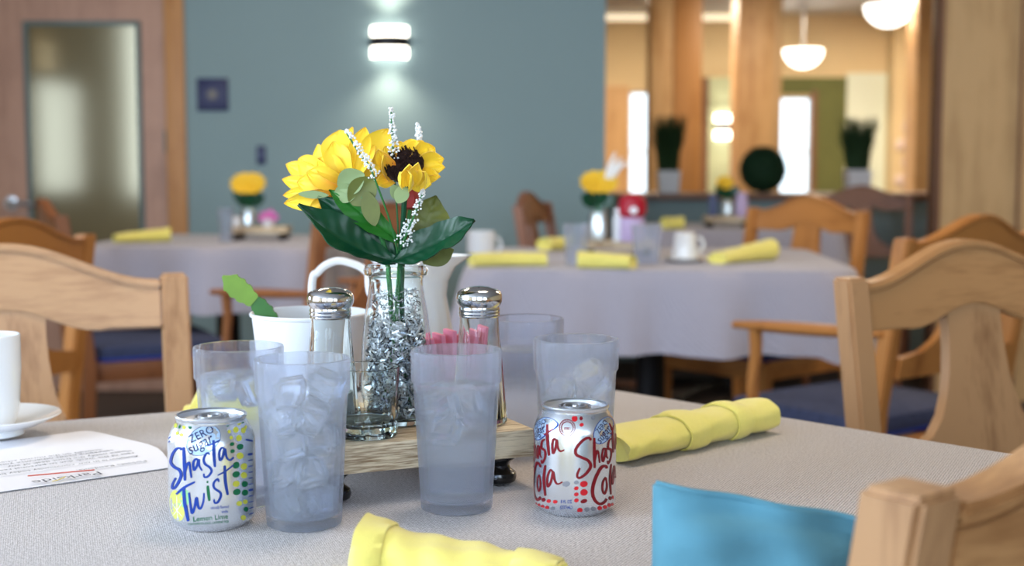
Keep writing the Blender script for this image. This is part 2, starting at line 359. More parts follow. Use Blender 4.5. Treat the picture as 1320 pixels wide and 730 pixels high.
# return of the teal wall and the half wall with the wooden ledge
YH = 7.0
struct(link('wall_return', box(cx - .12, cx, YT + .12, YH, 0, H), M['teal'], sm=False))
hx1 = PY(1216, 200, YH).x
hz = PY(1000, 258, YH).z
struct(link('wall_half', box(cx - .12, hx1 + 1.5, YH, YH + .14, 0, hz), M['teal'], sm=False))
struct(link('trim_2', box(cx, hx1 + .02, YH - .05, YH + .32, hz, hz + .034, .004), M['dark_trim']))
# maple clad pier at the right
px0 = PY(1214, 150, 5.8).x
struct(link('pillar_right', box(px0, px0 + 1.9, 5.8, 5.95, 0, H), M['pillar'], sm=False))
bm = bmesh.new(); add_box(bm, px0 - .022, px0, 5.79, 5.90, 0, H, .003)
sx = PY(1313, 150, 5.8).x; add_box(bm, sx, sx + .012, 5.79, 5.8, 0, H)
struct(link('trim_3', done(bm), M['dark_trim']))
# hall beyond: columns, far wall, windows
def XF(p, y=Y1): return PY(p, 150, y).x
def col(a, b2, y, dpt, m, name): return struct(link(name, box(XF(a, y), XF(b2, y), y, y + dpt, 0, H, .004), m))
col(838, 868, 10.0, .30, M['column'], 'pillar_hall'); col(868, 904, 9.99, .25, M['trim_wood'], 'pillar_hall')  # one square column at its corner; lit and shaded faces painted as two woods
col(950, 996, 10.4, .32, M['column'], 'pillar_hall'); col(996, 1007, 10.5, .3, M['pillar'], 'pillar_hall')
col(1180, 1214, 11.0, .3, M['column'], 'pillar_hall')
zh = PY(1000, 100, Y1).z; zw = PY(820, 118, Y1).z; zw2 = PY(1020, 125, Y1).z
wall_openings('wall_far', 'x', Y1, .12, X0, X1, [(XF(811), XF(842), 0.35, zw), (XF(1004), XF(1046), .35, zw2)], M['cream'])
def panel(name, a, b2, z0, z1, m, y=Y1 - .03, t=.03):
    return struct(link(name, box(XF(a, y), XF(b2, y), y, y + t - .001, z0, z1), m, sm=False))
panel('wall_panel', 760, 811, 0, zw + .05, M['column']); panel('wall_panel', 843, 905, 0, zh, M['column'])
panel('wall_panel', 905, 950, 0, zh, M['palegreen']); panel('wall_panel', 1053, 1091, 0, zh, M['olive']); panel('wall_panel', 1091, 1150, 0, zh + .04, M['mint'])
panel('wall_panel', 990, 1003.5, 0, zh, M['pillar']); panel('wall_panel', 1003.5, 1053, zw2 + .03, zh, M['olive'])
panel('wall_panel', 1150, 1200, 0, H, M['cream'], Y1 - .25, .22)
panel('trim_4', 1046.5, 1053, 0, zw2 + .06, M['dark_trim'], Y1 - .04, .04); panel('trim_5', 905, 913, 0, zh, M['dark_trim'], Y1 - .06, .03)
for k, (a, b2, zt) in enumerate(((811, 842, zw), (1004, 1046, zw2))):
    bm = bmesh.new(); xa, xb = XF(a), XF(b2); yy = Y1 + .03
    for (p, q, s, e) in ((xa, xa + .02, .35, zt), (xb - .02, xb, .35, zt), (xa, xb, .35, .37), (xa, xb, zt - .02, zt), (xa, xb, 1.12, 1.14)):
        add_box(bm, p, q, yy, yy + .04, s, e)
    wf = struct(link('window_%d' % (k + 1), done(bm), M['white'], sm=False))
    link('pane', box(xa, xb, yy + .018, yy + .024, .35, zt), M['glass'], wf, sm=False)
# windows behind the camera and at the left
k = 3
for (ax, a, b2, za, zb) in (('x', -2.7, -1.1, .7, 2.35), ('x', -.5, 1.1, .7, 2.35), ('x', 1.7, 3.3, .7, 2.35), ('y', -1.1, .9, .7, 2.35), ('y', 2.1, 3.05, .8, 1.6)):
    bm = bmesh.new()
    for (p, q, s, e) in ((a, a + .06, za, zb), (b2 - .06, b2, za, zb), (a + .06, b2 - .06, za, za + .06), (a + .06, b2 - .06, zb - .06, zb), ((a + b2) / 2 - .02, (a + b2) / 2 + .02, za + .06, zb - .06)):
        if ax == 'x': add_box(bm, p, q, Y0 - .08, Y0 - .03, s, e)
        else: add_box(bm, X0 - .08, X0 - .03, p, q, s, e)
    struct(link('window_%d' % k, done(bm), M['white'], sm=False)); k += 1
# cove strips
for i, (a, b2) in enumerate(((770, 835), (905, 962))):
    o = link('cove_light', box(XF(a, 13.0), XF(b2, 13.0), 13.0, 13.06, PY(800, 26, 13.0).z, PY(800, 18, 13.0).z, .01), M['strip'])
    tag(o, ('warm glowing light strip under the hall ceiling, left of the square two-tone column', 'warm glowing light strip under the hall ceiling, between the two wooden columns')[i], 'ceiling light', 'cove lights')
# bowl ceiling lights
def bowl_light(px, top, bot, wpx, y, label, drop):
    c = PY(px, bot, y); zt = PY(px, top, y).z; r = wpx / 2 / F * y
    t = thing('ceiling_light', label, 'ceiling light', (c.x, y, c.z), 0, 'bowl ceiling lights')
    h = zt - c.z
    link('bowl_shade', lathe([(0, 0)] + [(r * math.sin(a * PI / 16), h * (1 - math.cos(a * PI / 16))) for a in range(1, 9)] + [(r * .96, h), (0, h * .9)], 40), M['lamp_glass'], t)
    link('mount', lathe([(0, h * .95), (r * .3, h * .95), (r * .3, h + .02), (.012, h + .03), (.012, H - c.z - .02), (r * .4, H - c.z - .02), (r * .4, H - c.z), (0, H - c.z)], 24), M['steel'], t)
bowl_light(1145, 7, 35, 60, 11.5, 'large glowing white bowl light at the top right of the hall ceiling', 0)
bowl_light(1035, 64, 88, 50, 12.4, 'smaller lower glowing bowl light hanging in the hall', 0)
bowl_light(975, 24, 36, 34, 12.6, 'faint small bowl light high between column and cream wall', 0)
# teal-wall sconce, hall sconce
def sconce(px, ty, by, wpx, y, label, power, m=M['dark']):
    a, b2 = PY(px, ty, y), PY(px, by, y); w = wpx / F * y / 2; h = a.z - b2.z; zc = (a.z + b2.z) / 2
    t = thing('wall_sconce', label, 'wall lamp', (a.x, y, zc), 0, 'wall sconces')
    # curved dark half-cylinder cover over two glass diffusers open at the top and bottom
    def half(r, z0, z1, m2, nm, th=.004, zc2=None):
        bm = bmesh.new(); n = 20; V = []
        for z in (z0, z1):
            V.append([bm.verts.new((r * math.cos(PI + PI * i / n), .9 * r * math.sin(PI + PI * i / n), z)) for i in range(n + 1)])
            V.append([bm.verts.new(((r - th) * math.cos(PI + PI * i / n), .9 * (r - th) * math.sin(PI + PI * i / n), z)) for i in range(n + 1)])
        for i in range(n):
            bm.faces.new((V[0][i], V[0][i + 1], V[2][i + 1], V[2][i])); bm.faces.new((V[1][i], V[1][i + 1], V[3][i + 1], V[3][i]))
            bm.faces.new((V[0][i], V[0][i + 1], V[1][i + 1], V[1][i])); bm.faces.new((V[2][i], V[2][i + 1], V[3][i + 1], V[3][i]))
        return link(nm, done(bm), m2, t)
    half(w, -h * .17, h * .14, m, 'cover')
    half(w * .93, h * .1, h * .42, M['sconce_lit'], 'upper_diffuser'); half(w * .93, -h * .48, -h * .1, M['sconce_lit'], 'lower_diffuser')
    link('back_plate', box(-w * .5, w * .5, -.012, 0, -h * .3, h * .3, .002), m, t)
    for s in (1, -1):
        l = bpy.data.lights.new('sconce_light', 'SPOT'); l.energy = power; l.color = (1, .86, .66); l.spot_size = R(125); l.spot_blend = .9; l.shadow_soft_size = .03
        o = bpy.data.objects.new('sconce_light', l); C.objects.link(o); o.parent = t; o.location = (0, -.075, s * h * .45); o.rotation_euler = (R(180) if s > 0 else 0, 0, 0); o.rotation_euler.x += R(12) * (-1 if s > 0 else 1) * -1
    return t
sconce(502, 32, 76, 50, YT, 'dark half-round wall sconce glowing up and down on teal wall', 15)
sconce(932, 145, 180, 22, Y1 - .07, 'small bright wall sconce on the pale green hall wall', 6)
tl = sconce(502, 32, 76, 50, YT, 'wall sconce on the left wall, seen only mirrored in the door glass', 6)
tl.location = (X0, 2.67, 1.76); tl.rotation_euler = (0, 0, R(90))
# sign and switch on the teal wall
a = PY(254, 101, YT); b2 = PY(295, 143, YT)
t = thing('wall_sign', 'square navy blue sign on the teal wall beside the door', 'sign', ((a.x + b2.x) / 2, YT, (a.z + b2.z) / 2))
w = (b2.x - a.x) / 2; hh = (a.z - b2.z) / 2
link('plaque', box(-w, w, -.012, 0, -hh, hh, .004), M['navy'], t)
em = link('emblem', lathe([(0, 0), (w * .35, 0), (w * .35, .002), (w * .2, .003), (0, .003)], 8), M['brass'], t); em.location = (0, -.0125, 0); em.rotation_euler = (R(90), 0, 0)
a = PY(337, 200, YT)
t = thing('light_switch', 'small dark blue switch plate on teal wall above left far table', 'switch', (a.x, YT, a.z))
link('plate', box(-.02, .02, -.008, 0, -.04, .04, .003), M['navy'], t); link('rocker', box(-.008, .008, -.013, -.008, -.018, .018, .002), M['bluejar'], t)

# ================================================================== CHAIRS
def chair_proto(woodx, woodz, arms, name, label, loc, yaw):
    t = thing(name, label, 'chair', loc, yaw, 'wooden dining chairs')
    W2 = .242; sw = .036; zt = .872; zp = .918
    rake = lambda x, z: -.20 - max(0, z - .44) * .17 + (.0 if z > .44 else (.44 - z) * -.05)
    bow = lambda x, z: rake(x, z) - .018 * (1 - (x / W2) ** 2)
    # crest rail
    n = 24; lo = []; hi = []; hb = []
    for i in range(n + 1):
        x = -(W2 - sw) + 2 * (W2 - sw) * i / n; u = abs(x) / (W2 - sw)
        top = zt - .008 + (zp - zt + .008) * (.5 + .5 * math.cos(PI * min(1, u * 1.02)))
        low = .826 - .030 * (.5 - .5 * math.cos(PI * min(1, u / .58))) + (.002 if u > .6 else 0)
        lo.append((x, low)); hi.append((x, top - .011)); hb.append((x, top))
    link('crest_rail', strip_prism(lo, hi, -.013, .013, bow), woodx, t)
    link('crest_bead', strip_prism(hi, hb, -.017, .017, bow), woodx, t)
    # splat flaring into the lower rail
    prof = [(.83, .050), (.79, .050), (.76, .052), (.73, .056), (.70, .063), (.67, .075), (.645, .095), (.625, .135), (.615, .205)]
    bm = bmesh.new(); V = []
    for y in (-.009, .009):
        V.append([(bm.verts.new((-w, y + bow(0, z), z)), bm.verts.new((w, y + bow(0, z), z))) for z, w in prof + [(.57, .205)]])
    m = len(prof) + 1
    for i in range(m - 1):
        for s in (0, 1): bm.faces.new((V[s][i][0], V[s][i][1], V[s][i + 1][1], V[s][i + 1][0]))
        for e in (0, 1): bm.faces.new((V[0][i][e], V[0][i + 1][e], V[1][i + 1][e], V[1][i][e]))
    for i in (0, m - 1): bm.faces.new((V[0][i][0], V[0][i][1], V[1][i][1], V[1][i][0]))
    link('splat', done(bm), woodz, t)
    # rear posts, raked, one piece from floor to top
    for s in (-1, 1):
        bm = bmesh.new(); rings = []
        for z in (0, .2, .40, .50, .65, .80, zt):
            y = rake(0, z); x = s * (W2 - sw / 2); hw = sw / 2; hd = .019 if z > .3 else .016 + z * .01
            rings.append([bm.verts.new((x + a * hw, y + b * hd, z)) for a, b in ((-1, -1), (1, -1), (1, 1), (-1, 1))])
        for a, b in zip(rings, rings[1:]):
            for k in range(4): bm.faces.new((a[k], a[(k + 1) % 4], b[(k + 1) % 4], b[k]))
        bm.faces.new(rings[0]); bm.faces.new(rings[-1])
        bmesh.ops.recalc_face_normals(bm, faces=bm.faces)
        bmesh.ops.bevel(bm, geom=[e for e in bm.edges if len(e.link_faces) == 2 and e.calc_face_angle(0) > R(45)], offset=.004, segments=2, affect='EDGES')
        link('rear_post', done(bm), woodz, t)
        # front leg tapered
        bm = bmesh.new(); rings = []
        for z, hw in ((0, .014), (.1, .015), (.38, .02), (.42, .02)):
            rings.append([bm.verts.new((s * .205 + a * hw, .20 + b * hw, z)) for a, b in ((-1, -1), (1, -1), (1, 1), (-1, 1))])
        for a, b in zip(rings, rings[1:]):
            for k in range(4): bm.faces.new((a[k], a[(k + 1) % 4], b[(k + 1) % 4], b[k]))
        bm.faces.new(rings[0]); bm.faces.new(rings[-1])
        link('leg', done(bm), woodz, t)
        link('stretcher', box(s * .212 - .010, s * .212 + .010, -.2, .19, .15, .175, .003), woodz, t)
    link('stretcher', box(-.2, .2, -.012, .012, .152, .173, .003), woodx, t)
    bm = bmesh.new(); add_box(bm, -.21, .21, .19, .215, .365, .425, .003); add_box(bm, -.21, .21, -.212, -.188, .365, .425, .003)
    add_box(bm, -.222, -.2, -.19, .19, .365, .425, .003); add_box(bm, .2, .222, -.19, .19, .365, .425, .003)
    link('seat_frame', done(bm), woodx, t)
    bm = bmesh.new(); add_box(bm, -.222, .222, -.178, .222, .425, .475, .022)
    st = link('seat', done(bm), M['seat'], t)
    pp = [Vector(p) for p in ((-.215, -.172, .432), (.215, -.172, .432), (.222, -.16, .432), (.222, .21, .432), (.212, .222, .432), (-.212, .222, .432), (-.222, .21, .432), (-.222, -.16, .432), (-.215, -.172, .432))]
    link('piping', tube(pp, .0055, 6), M['piping'], st)
    if arms:
        for s in (-1, 1):
            pts = spline([(s * .235, -.235, .668), (s * .245, -.1, .662), (s * .25, .08, .655), (s * .248, .18, .65)], 6)
            link('armrest', tube(pts, lambda u: .017 + .009 * math.sin(PI * min(1, u * 1.1)), 10, .55), woodx, t)
            link('arm_support', tube(spline([(s * .225, .13, .40), (s * .238, .135, .50), (s * .24, .125, .58), (s * .248, .12, .65)], 5), lambda u: .017 - .003 * math.sin(PI * u), 10), woodz, t)
    return t
def face(dx, dy): return math.atan2(dy, dx) - PI / 2      # yaw so that local +Y points along (dx,dy)
# protos: back of chair lies at local y=-.27
def back_at(x, y, yaw, off=.262):
    """chair origin so that the middle of its top rail is at (x, y)"""
    return (x + off * math.cos(yaw + PI / 2), y + off * math.sin(yaw + PI / 2), 0)
# foreground left: faces the table; the right dir of the picture goes away from us
yl = R(22) + PI
ch_l = chair_proto(M['oak'], M['oakz'], False, 'dining_chair', 'light oak dining chair at left behind the letter, curved top rail', back_at(-.685, 1.83, yl), yl)
yr = R(25) + PI
ch_r = chair_proto(M['oak_shaded'], M['oakz_shaded'], False, 'dining_chair', 'honey oak dining chair at right behind the yellow rolled napkin', back_at(.672, 1.94, yr), yr)
yn = R(38)
ch_n = copy_tree(ch_r); ch_n['label'] = 'blurred oak chair back closest to the viewer, bottom right corner'
cn = Vector((.376, .795)); ch_n.location = (.2036, 1.0055, 0); ch_n.rotation_euler = (0, 0, yn)
# amber armchair facing the right far table, amber chairs and brown chairs
ya = face(-.6, .8)
ch_a = chair_proto(M['rust'], M['rustz'], True, 'dining_armchair', 'amber wooden armchair with blue seat pulled up to the right far table', back_at(.99, 2.96, ya), ya)
ch_b = chair_proto(M['rust'], M['rustz'], False, 'dining_chair', 'amber wooden chair behind the right end of the right far table', back_at(.98, 4.55, face(-.75, -.65)), face(-.75, -.65))
def cp(src, x, y, fd, label):
    c = copy_tree(src); yw = face(*fd); c.location = back_at(x, y, yw); c.rotation_euler = (0, 0, yw); c['label'] = label; return c
cp(ch_b, -1.05, 2.78, (-.85, .45), 'amber wooden chair whose arched top shows above the left oak chair')
y_ = face(-.75, .66)
chair_proto(M['brn2'], M['brnz2'], True, 'dining_armchair', 'brown wooden armchair seen between sunflowers and left far table', back_at(-.38, 3.86, y_), y_)
ch_d = chair_proto(M['brn'], M['brnz'], False, 'dining_chair', 'dark brown chair beside the door at the left far table', back_at(-1.42, 4.22, face(.88, .42)), face(.88, .42))
cp(ch_d, .09, 5.15, (.95, -.25), 'small brown chair standing against the teal wall')
cp(ch_d, 1.70, 6.62, (-.3, -.95), 'brown chair in front of the half wall, mostly hidden by an amber chair')

# ================================================================== TABLES
def table(name, label, corners, rad, drop, m, legs=False, amp=.012, seed=0, top=.75, corner_drop=.05):
    """cloth over a table top given by its corner points; returns tagged objects"""
    rnd = random.Random(seed)
    # rounded outline
    pts = []; n = len(corners); cs = [Vector((c[0], c[1])) for c in corners]
    for i in range(n):
        p, c, q = cs[i - 1], cs[i], cs[(i + 1) % n]
        a = c + (p - c).normalized() * rad; b = c + (q - c).normalized() * rad
        for k in range(9):
            t = k / 8; pts.append(((a * (1 - t) + c * t) * (1 - t) + (c * (1 - t) + b * t) * t, math.sin(PI * t)))
        L = (cs[(i + 1) % n] - c).length - 2 * rad; m2 = max(2, int(L / .03)); e = q + (c - q).normalized() * rad
        for k in range(1, m2): pts.append((b.lerp(e, k / m2), 0))
    ctr = sum(cs, Vector((0, 0))) / n
    t = thing(name, label, 'table', (ctr.x, ctr.y, 0), 0, 'dining tables')
    # table top slab under the cloth
    bm = bmesh.new(); top_z = top - .004
    ring = [(p - ctr) * .985 for p, _ in pts]
    A = [bm.verts.new((p.x, p.y, top_z)) for p in ring]; B = [bm.verts.new((p.x, p.y, top_z - .03)) for p in ring]
    bm.faces.new(A); bm.faces.new(B[::-1])
    for i in range(len(A)): bm.faces.new((A[i], B[i], B[(i + 1) % len(A)], A[(i + 1) % len(A)]))
    link('tabletop', done(bm), M['brn'], t, sm=False)
    if legs:
      for c in cs:
        q_ = (ctr - c).normalized() * .13 + c - ctr
        link('leg', lathe([(0, 0), (.018, 0), (.026, .5), (.03, top_z - .03), (0, top_z - .03)], 16), M['brn'], t, (q_.x, q_.y, 0))
    else: link('pedestal', lathe([(0, .04), (.05, .04), (.045, .3), (.04, .6), (.07, top_z - .03), (0, top_z - .03)], 20), M['dark'], t)
    for k in range(0 if legs else 4):
        a = PI / 4 + k * PI / 2
        o = link('foot', tube([Vector((0, 0, .06)), Vector((.2 * math.cos(a), .2 * math.sin(a), .05)), Vector((.36 * math.cos(a), .36 * math.sin(a), .025))], lambda u: .03 - .01 * u, 8), M['dark'], t)
    # cloth
    bm = bmesh.new(); N = len(pts); rows = []
    nrm = []
    for i in range(N):
        d2 = (pts[(i + 1) % N][0] - pts[i - 1][0]).normalized(); nrm.append(Vector((d2.y, -d2.x)))
    if sum((p[0] - ctr).dot(nn) for p, nn in zip(pts, nrm)) < 0: nrm = [-v for v in nrm]
    rows.append([bm.verts.new((p.x - nn.x * .006 - 0, p.y - nn.y * .006, top)) for (p, c), nn in zip(pts, nrm)])
    rows.append([bm.verts.new((p.x - nn.x * .001, p.y - nn.y * .001, top - .0015)) for (p, c), nn in zip(pts, nrm)])
    ph = [rnd.uniform(0, 6.28) for _ in range(4)]; s = 0; S = []
    for i in range(N): S.append(s); s += (pts[(i + 1) % N][0] - pts[i][0]).length
    kk = [round(s / w) * 2 * PI / s for w in (.33, .21, .13)]
    for j in range(1, 10):
        u = j / 9; r = []
        for i, ((p, c), nn) in enumerate(zip(pts, nrm)):
            f = sum(w * math.sin(k * S[i] + q) for w, k, q in zip((.5, .3, .2), kk, ph))
            off = .004 + u * (.02 + amp * (1 + f) + .03 * c) + amp * .4 * f * u
            z = top - .0035 - u * (drop + corner_drop * c + .006 * f)
            r.append(bm.verts.new((p.x + nn.x * off, p.y + nn.y * off, z)))
        rows.append(r)
    for a, b in zip(rows, rows[1:]):
        for i in range(N): bm.faces.new((a[i], b[i], b[(i + 1) % N], a[(i + 1) % N]))
    bm.faces.new(rows[0])
    me = done(bm); o = link('tablecloth', me, m, None, ang=50)
    return t, o
t, cl = table('dining_table', 'table under grey beige woven cloth carrying the soda cans and sunflowers', [(.06, 1.73), (-.90, 1.26), (-.15, .62), (.68, 1.087)], .035, .24, M['cloth'], seed=3, legs=True)
tag(cl, 'grey beige woven tablecloth under the soda cans and tumblers', 'tablecloth', 'tablecloths')
def rot_sq(cx, cy, hx, hy, a):
    ca, sa = math.cos(a), math.sin(a)
    return [(cx + ca * x - sa * y, cy + sa * x + ca * y) for x, y in ((hx, hy), (-hx, hy), (-hx, -hy), (hx, -hy))]
t, cl = table('dining_table', 'cloth covered far table at right with mug, glasses and yellow flowers', rot_sq(.41, 3.98, .52, .47, R(-3)), .12, .215, M['cloth_cool_lit'], seed=5, corner_drop=.03, amp=.022)
tag(cl, 'pale grey tablecloth tinted lilac for cool daylight, hanging from the right far table', 'tablecloth', 'tablecloths')
t, cl = table('dining_table', 'cloth covered far table at left before the teal wall', rot_sq(-1.02, 4.85, .42, .40, R(-6)), .10, .21, M['cloth_cool_lit'], seed=8, corner_drop=.05, amp=.022)
tag(cl, 'grey tablecloth tinted lilac for cool daylight, with beige fold on the left far table', 'tablecloth', 'tablecloths')
t, cl = table('dining_table', 'farthest table in front of the half wall, cloth covered', rot_sq(.95, 5.9, .42, .36, 0), .08, .21, M['cloth_cool_lit'], seed=9)
tag(cl, 'tablecloth of the farthest table by the half wall', 'tablecloth', 'tablecloths')
TZ = .7505

# ================================================================== TUMBLERS
def tumbler_profile(rt=.0367, rb=.0288, h=.130):
    o = [(0, .0), (rb - .002, 0), (rb, .0015), (rb + .0003, .004)]
    k = 9
    o += [(rb + (rt - .0008 - rb) * (.004 + (h - .03) * i / k) / h, .004 + (h - .032) * i / k) for i in range(1, k + 1)]
    o += [(rt - .0004, h - .0255), (rt - .0002, h - .012), (rt, h - .002), (rt - .0005, h - .0003), (rt - .0016, h)]
    inn = [(rt - .0024, h - .001), (rt - .0026, h - .012), (rt - .0030, h - .026)]
    inn += [(rb + (rt - rb) * z / h - .0033, z) for z in (.09, .07, .05, .03, .014, .009)]
    inn += [(rb - .008, .0065), (0, .006)]
    return o + inn
def tumbler(x, y, label, m):
    o = link('tumbler', lathe(tumbler_profile(), 72), m, None, (x, y, TZ)); tag(o, label, 'drinking glass', 'plastic tumblers'); return o
def inner_r(z, rt=.0367, rb=.0288, h=.130): return rb + (rt - rb) * z / h - .0036
def water(x, y, h, label, m=None):
    pr = [(0, .0067), (inner_r(.009) - .006, .0067), (inner_r(.009) - .0008, .0095)] + [(inner_r(.0095 + (h - .0095) * i / 6) - .0003, .0095 + (h - .0095) * i / 6) for i in range(1, 7)] + [(inner_r(h) - .004, h - .0006), (0, h - .0006)]
    o = link('water', lathe(pr, 64), m or M['water'], None, (x, y, TZ)); tag(o, label, 'water', 'water in the tumblers', 'stuff'); return o
def ice_mesh(seed, s=.0125):
    rnd = random.Random(seed); bm = bmesh.new(); bmesh.ops.create_cube(bm, size=2 * s)
    for v in bm.verts: v.co = Vector([c * rnd.uniform(.72, 1.12) for c in v.co])
    bmesh.ops.bevel(bm, geom=list(bm.edges), offset=s * .28, segments=3, affect='EDGES')
    me = done(bm); return me
ice_src = [ice_mesh(i) for i in range(5)]
for me in ice_src: smooth(me, 60); me.materials.append(M['ice'])
def ice(x, y, spots, label, group, sc=1.0):
    rnd = random.Random(int(x * 9999) & 255)
    lay = {}
    for p_i in sorted(spots, key=lambda p: p[2]):
        k_ = next((z for z in lay if abs(z - p_i[2]) < .008), p_i[2]); lay.setdefault(k_, []).append(p_i)
    nm = {}
    ords = ('lowest', 'second lowest', 'third lowest', 'fourth lowest', 'fifth lowest', 'sixth lowest')
    for li, (z, ps) in enumerate(sorted(lay.items())):
        ps.sort(); side = {1: ('',), 2: ('left ', 'right '), 3: ('left ', 'middle ', 'right ')}.get(len(ps), ['left ', 'inner left ', 'inner right ', 'right '])
        for q_, p_i in enumerate(ps): nm[p_i] = '%sice cube of the %s layer in ' % (side[q_], ords[li] if li < len(lay) - 1 or len(lay) == 1 else 'topmost')
    for (ix, iy, iz) in spots:
        o = bpy.data.objects.new('ice_cube', rnd.choice(ice_src)); C.objects.link(o)
        o.location = (x + ix, y + iy, TZ + iz); o.rotation_euler = [rnd.uniform(0, 6) for _ in range(3)]; s = sc * rnd.uniform(.9, 1.1); o.scale = (s, s, s)
        tag(o, nm[(ix, iy, iz)] + label, 'ice cube', group)
A = (-.161, 1.032); B = (-.2235, 1.10); Cc = (-.0448, 1.08); D = (.0545, 1.147); E = (.0135, 1.30)
tumbler(*A, 'frosted plastic tumbler packed with ice cubes, beside the lemon lime can', M['tumbler'])
tumbler(*B, 'hazy clear tumbler of water standing behind the lemon lime can', M['tumbler_clear'])
tumbler(*Cc, 'frosted tumbler of iced water in front of the wooden riser', M['tumbler'])
tumbler(*D, 'frosted tumbler standing behind the cola can', M['tumbler'])
tumbler(*E, 'clear half hidden tumbler behind the pepper shaker, farthest back', M['tumbler_clear'])
water(*B, .106, 'water filling the tumbler behind the lemon lime can')
water(*Cc, .1, 'water in the tumbler before the riser', M['melt'])
water(*E, .1, 'water in the farthest back tumbler')
water(*D, .055, 'water in the tumbler behind the cola can')
water(*A, .028, 'melt water at the bottom of the ice filled tumbler')
rnd = random.Random(4)
sp = []
for k, z in enumerate((.021, .043, .065, .087, .107)):
    for j in range(3 if k < 4 else 2):
        a = j * 2.1 + k * 1.05 + rnd.uniform(-.2, .2); r = inner_r(z) - .0165
        sp.append((r * math.cos(a), r * math.sin(a), z + rnd.uniform(-.003, .003)))
ice(*A, sp, 'the front left tumbler', 'ice cubes in the front left tumbler')
ice(*Cc, [(.008, -.012, .09), (-.011, .004, .088), (.006, .012, .078), (-.008, -.008, .066)], 'the tumbler before the riser', 'ice cubes in the centre tumbler', .95)
ice(*D, [(-.014, -.008, .085), (.013, -.006, .096), (.002, .014, .08), (.014, -.004, .068), (-.012, .0, .06), (0, -.014, .05)], 'the tumbler behind the cola can', 'ice cubes in the right tumbler')
ice(*B, [(.01, .0, .094), (-.012, .008, .094)], 'the tumbler behind the lemon lime can', 'ice cubes in the back left tumbler', .8)

# ================================================================== CANS
RC = .0331
CANP = [(0, .006), (.019, .005), (.0225, .0005), (.0235, 0), (.025, .0010), (.0285, .0032), (.0318, .0062), (RC, .0098), (RC, .030), (RC, .050), (RC, .0665), (.0326, .0695), (.0312, .0735), (.0292, .0775), (.0274, .0805), (.0262, .0822), (.0262, .0834), (.0270, .0845), (.0273, .0858), (.0268, .0868), (.0258, .0868), (.0250, .0855), (.0243, .0822), (.0236, .0818), (.0228, .0826), (.0, .0826)]
def can_r(z):
    pr = CANP[5:16]
    for (r0, z0), (r1, z1) in zip(pr, pr[1:]):
        if z0 <= z <= z1: return r0 + (r1 - r0) * (z - z0) / (z1 - z0)
    return pr[-1][0] if z > pr[-1][1] else pr[0][0]
def can(x, y, px, py_base, hw, label):
    t = thing('soda_can', label, 'soda can', (x, y, TZ), 0, 'soda cans')
    link('body', lathe(CANP[:22], 96), M['alu'], t); link('lid', lathe(CANP[20:], 96), M['alu_in'], t)
    bm = bmesh.new()
    add_tube(bm, [Vector((.0125 * math.cos(a), .003 + .016 * math.sin(a), .0838)) for a in [2 * PI * i / 20 for i in range(21)]], .0011, 6)
    t2 = link('pull_tab', done(bm), M['steel'], t)
    bm = bmesh.new(); add_tube(bm, [Vector((.008 * math.cos(a) * 1.1, -.001 + .0105 * math.sin(a), .0845)) for a in [2 * PI * i / 16 for i in range(17)]], .0016, 6)
    add_lathe(bm, [(0, .086), (.0025, .0858), (.003, .084)], 12); link('rivet_ring', done(bm), M['steel'], t2)
    ca = math.atan2(-y, -x)                       # direction from the can to the viewer
    vert = .0331 * 2 / (2 * hw)                   # metres per pixel at the can
    def uv(qx, qy):
        """photo pixel on the can -> (angle, height)"""
        z = 0.04
        for _ in range(4):
            r = can_r(z); s = max(-.985, min(.985, (qx - px) * vert / r)); th = math.asin(s)
            z = (py_base - qy) * vert / math.cos(R(12.5)) + (r * (1 - math.cos(th)) - (r - RC) * 1) * -0.22 + 0
        return th, max(.0066, min(.0815, z))
    def P3(th, z, off):
        r = can_r(z) + off; a = ca + th; return Vector((r * math.cos(a), r * math.sin(a), z))
    return t, uv, P3
def strokes(name, t, uv, P3, lst, m, conv, off=.00022, shift=0):
    """hand lettering: each stroke = (points, width px, [shape]) in photo pixels"""
    bm = bmesh.new()
    for s in lst:
        pts, w = s[0], s[1]
        if callable(pts): pts = pts
        q = [Vector((*conv(*p), 0)) for p in pts]; q = spline(q, 7); n = len(q); L = []; Rr = []
        for i, p in enumerate(q):
            d2 = (q[min(i + 1, n - 1)] - q[max(i - 1, 0)]); d2 = d2.normalized() if d2.length > 1e-6 else Vector((1, 0, 0))
            nn = Vector((-d2.y, d2.x, 0)); ww = w * .43 * (.42 + .58 * math.sin(PI * (.12 + .8 * i / (n - 1))) ** .7) * (1 + .25 * abs(d2.y))
            L.append(p + nn * ww); Rr.append(p - nn * ww)
        va = []
        for a, b in zip(L, Rr):
            row = []
            for c in (a, (a + b) / 2, b):
                th, z = uv(c.x, c.y); row.append(bm.verts.new(P3(th + shift, z, off)))
            va.append(row)
        for a, b in zip(va, va[1:]):
            for k in range(2): bm.faces.new((a[k], a[k + 1], b[k + 1], b[k]))
    me = done(bm); return link(name, me, m, t)
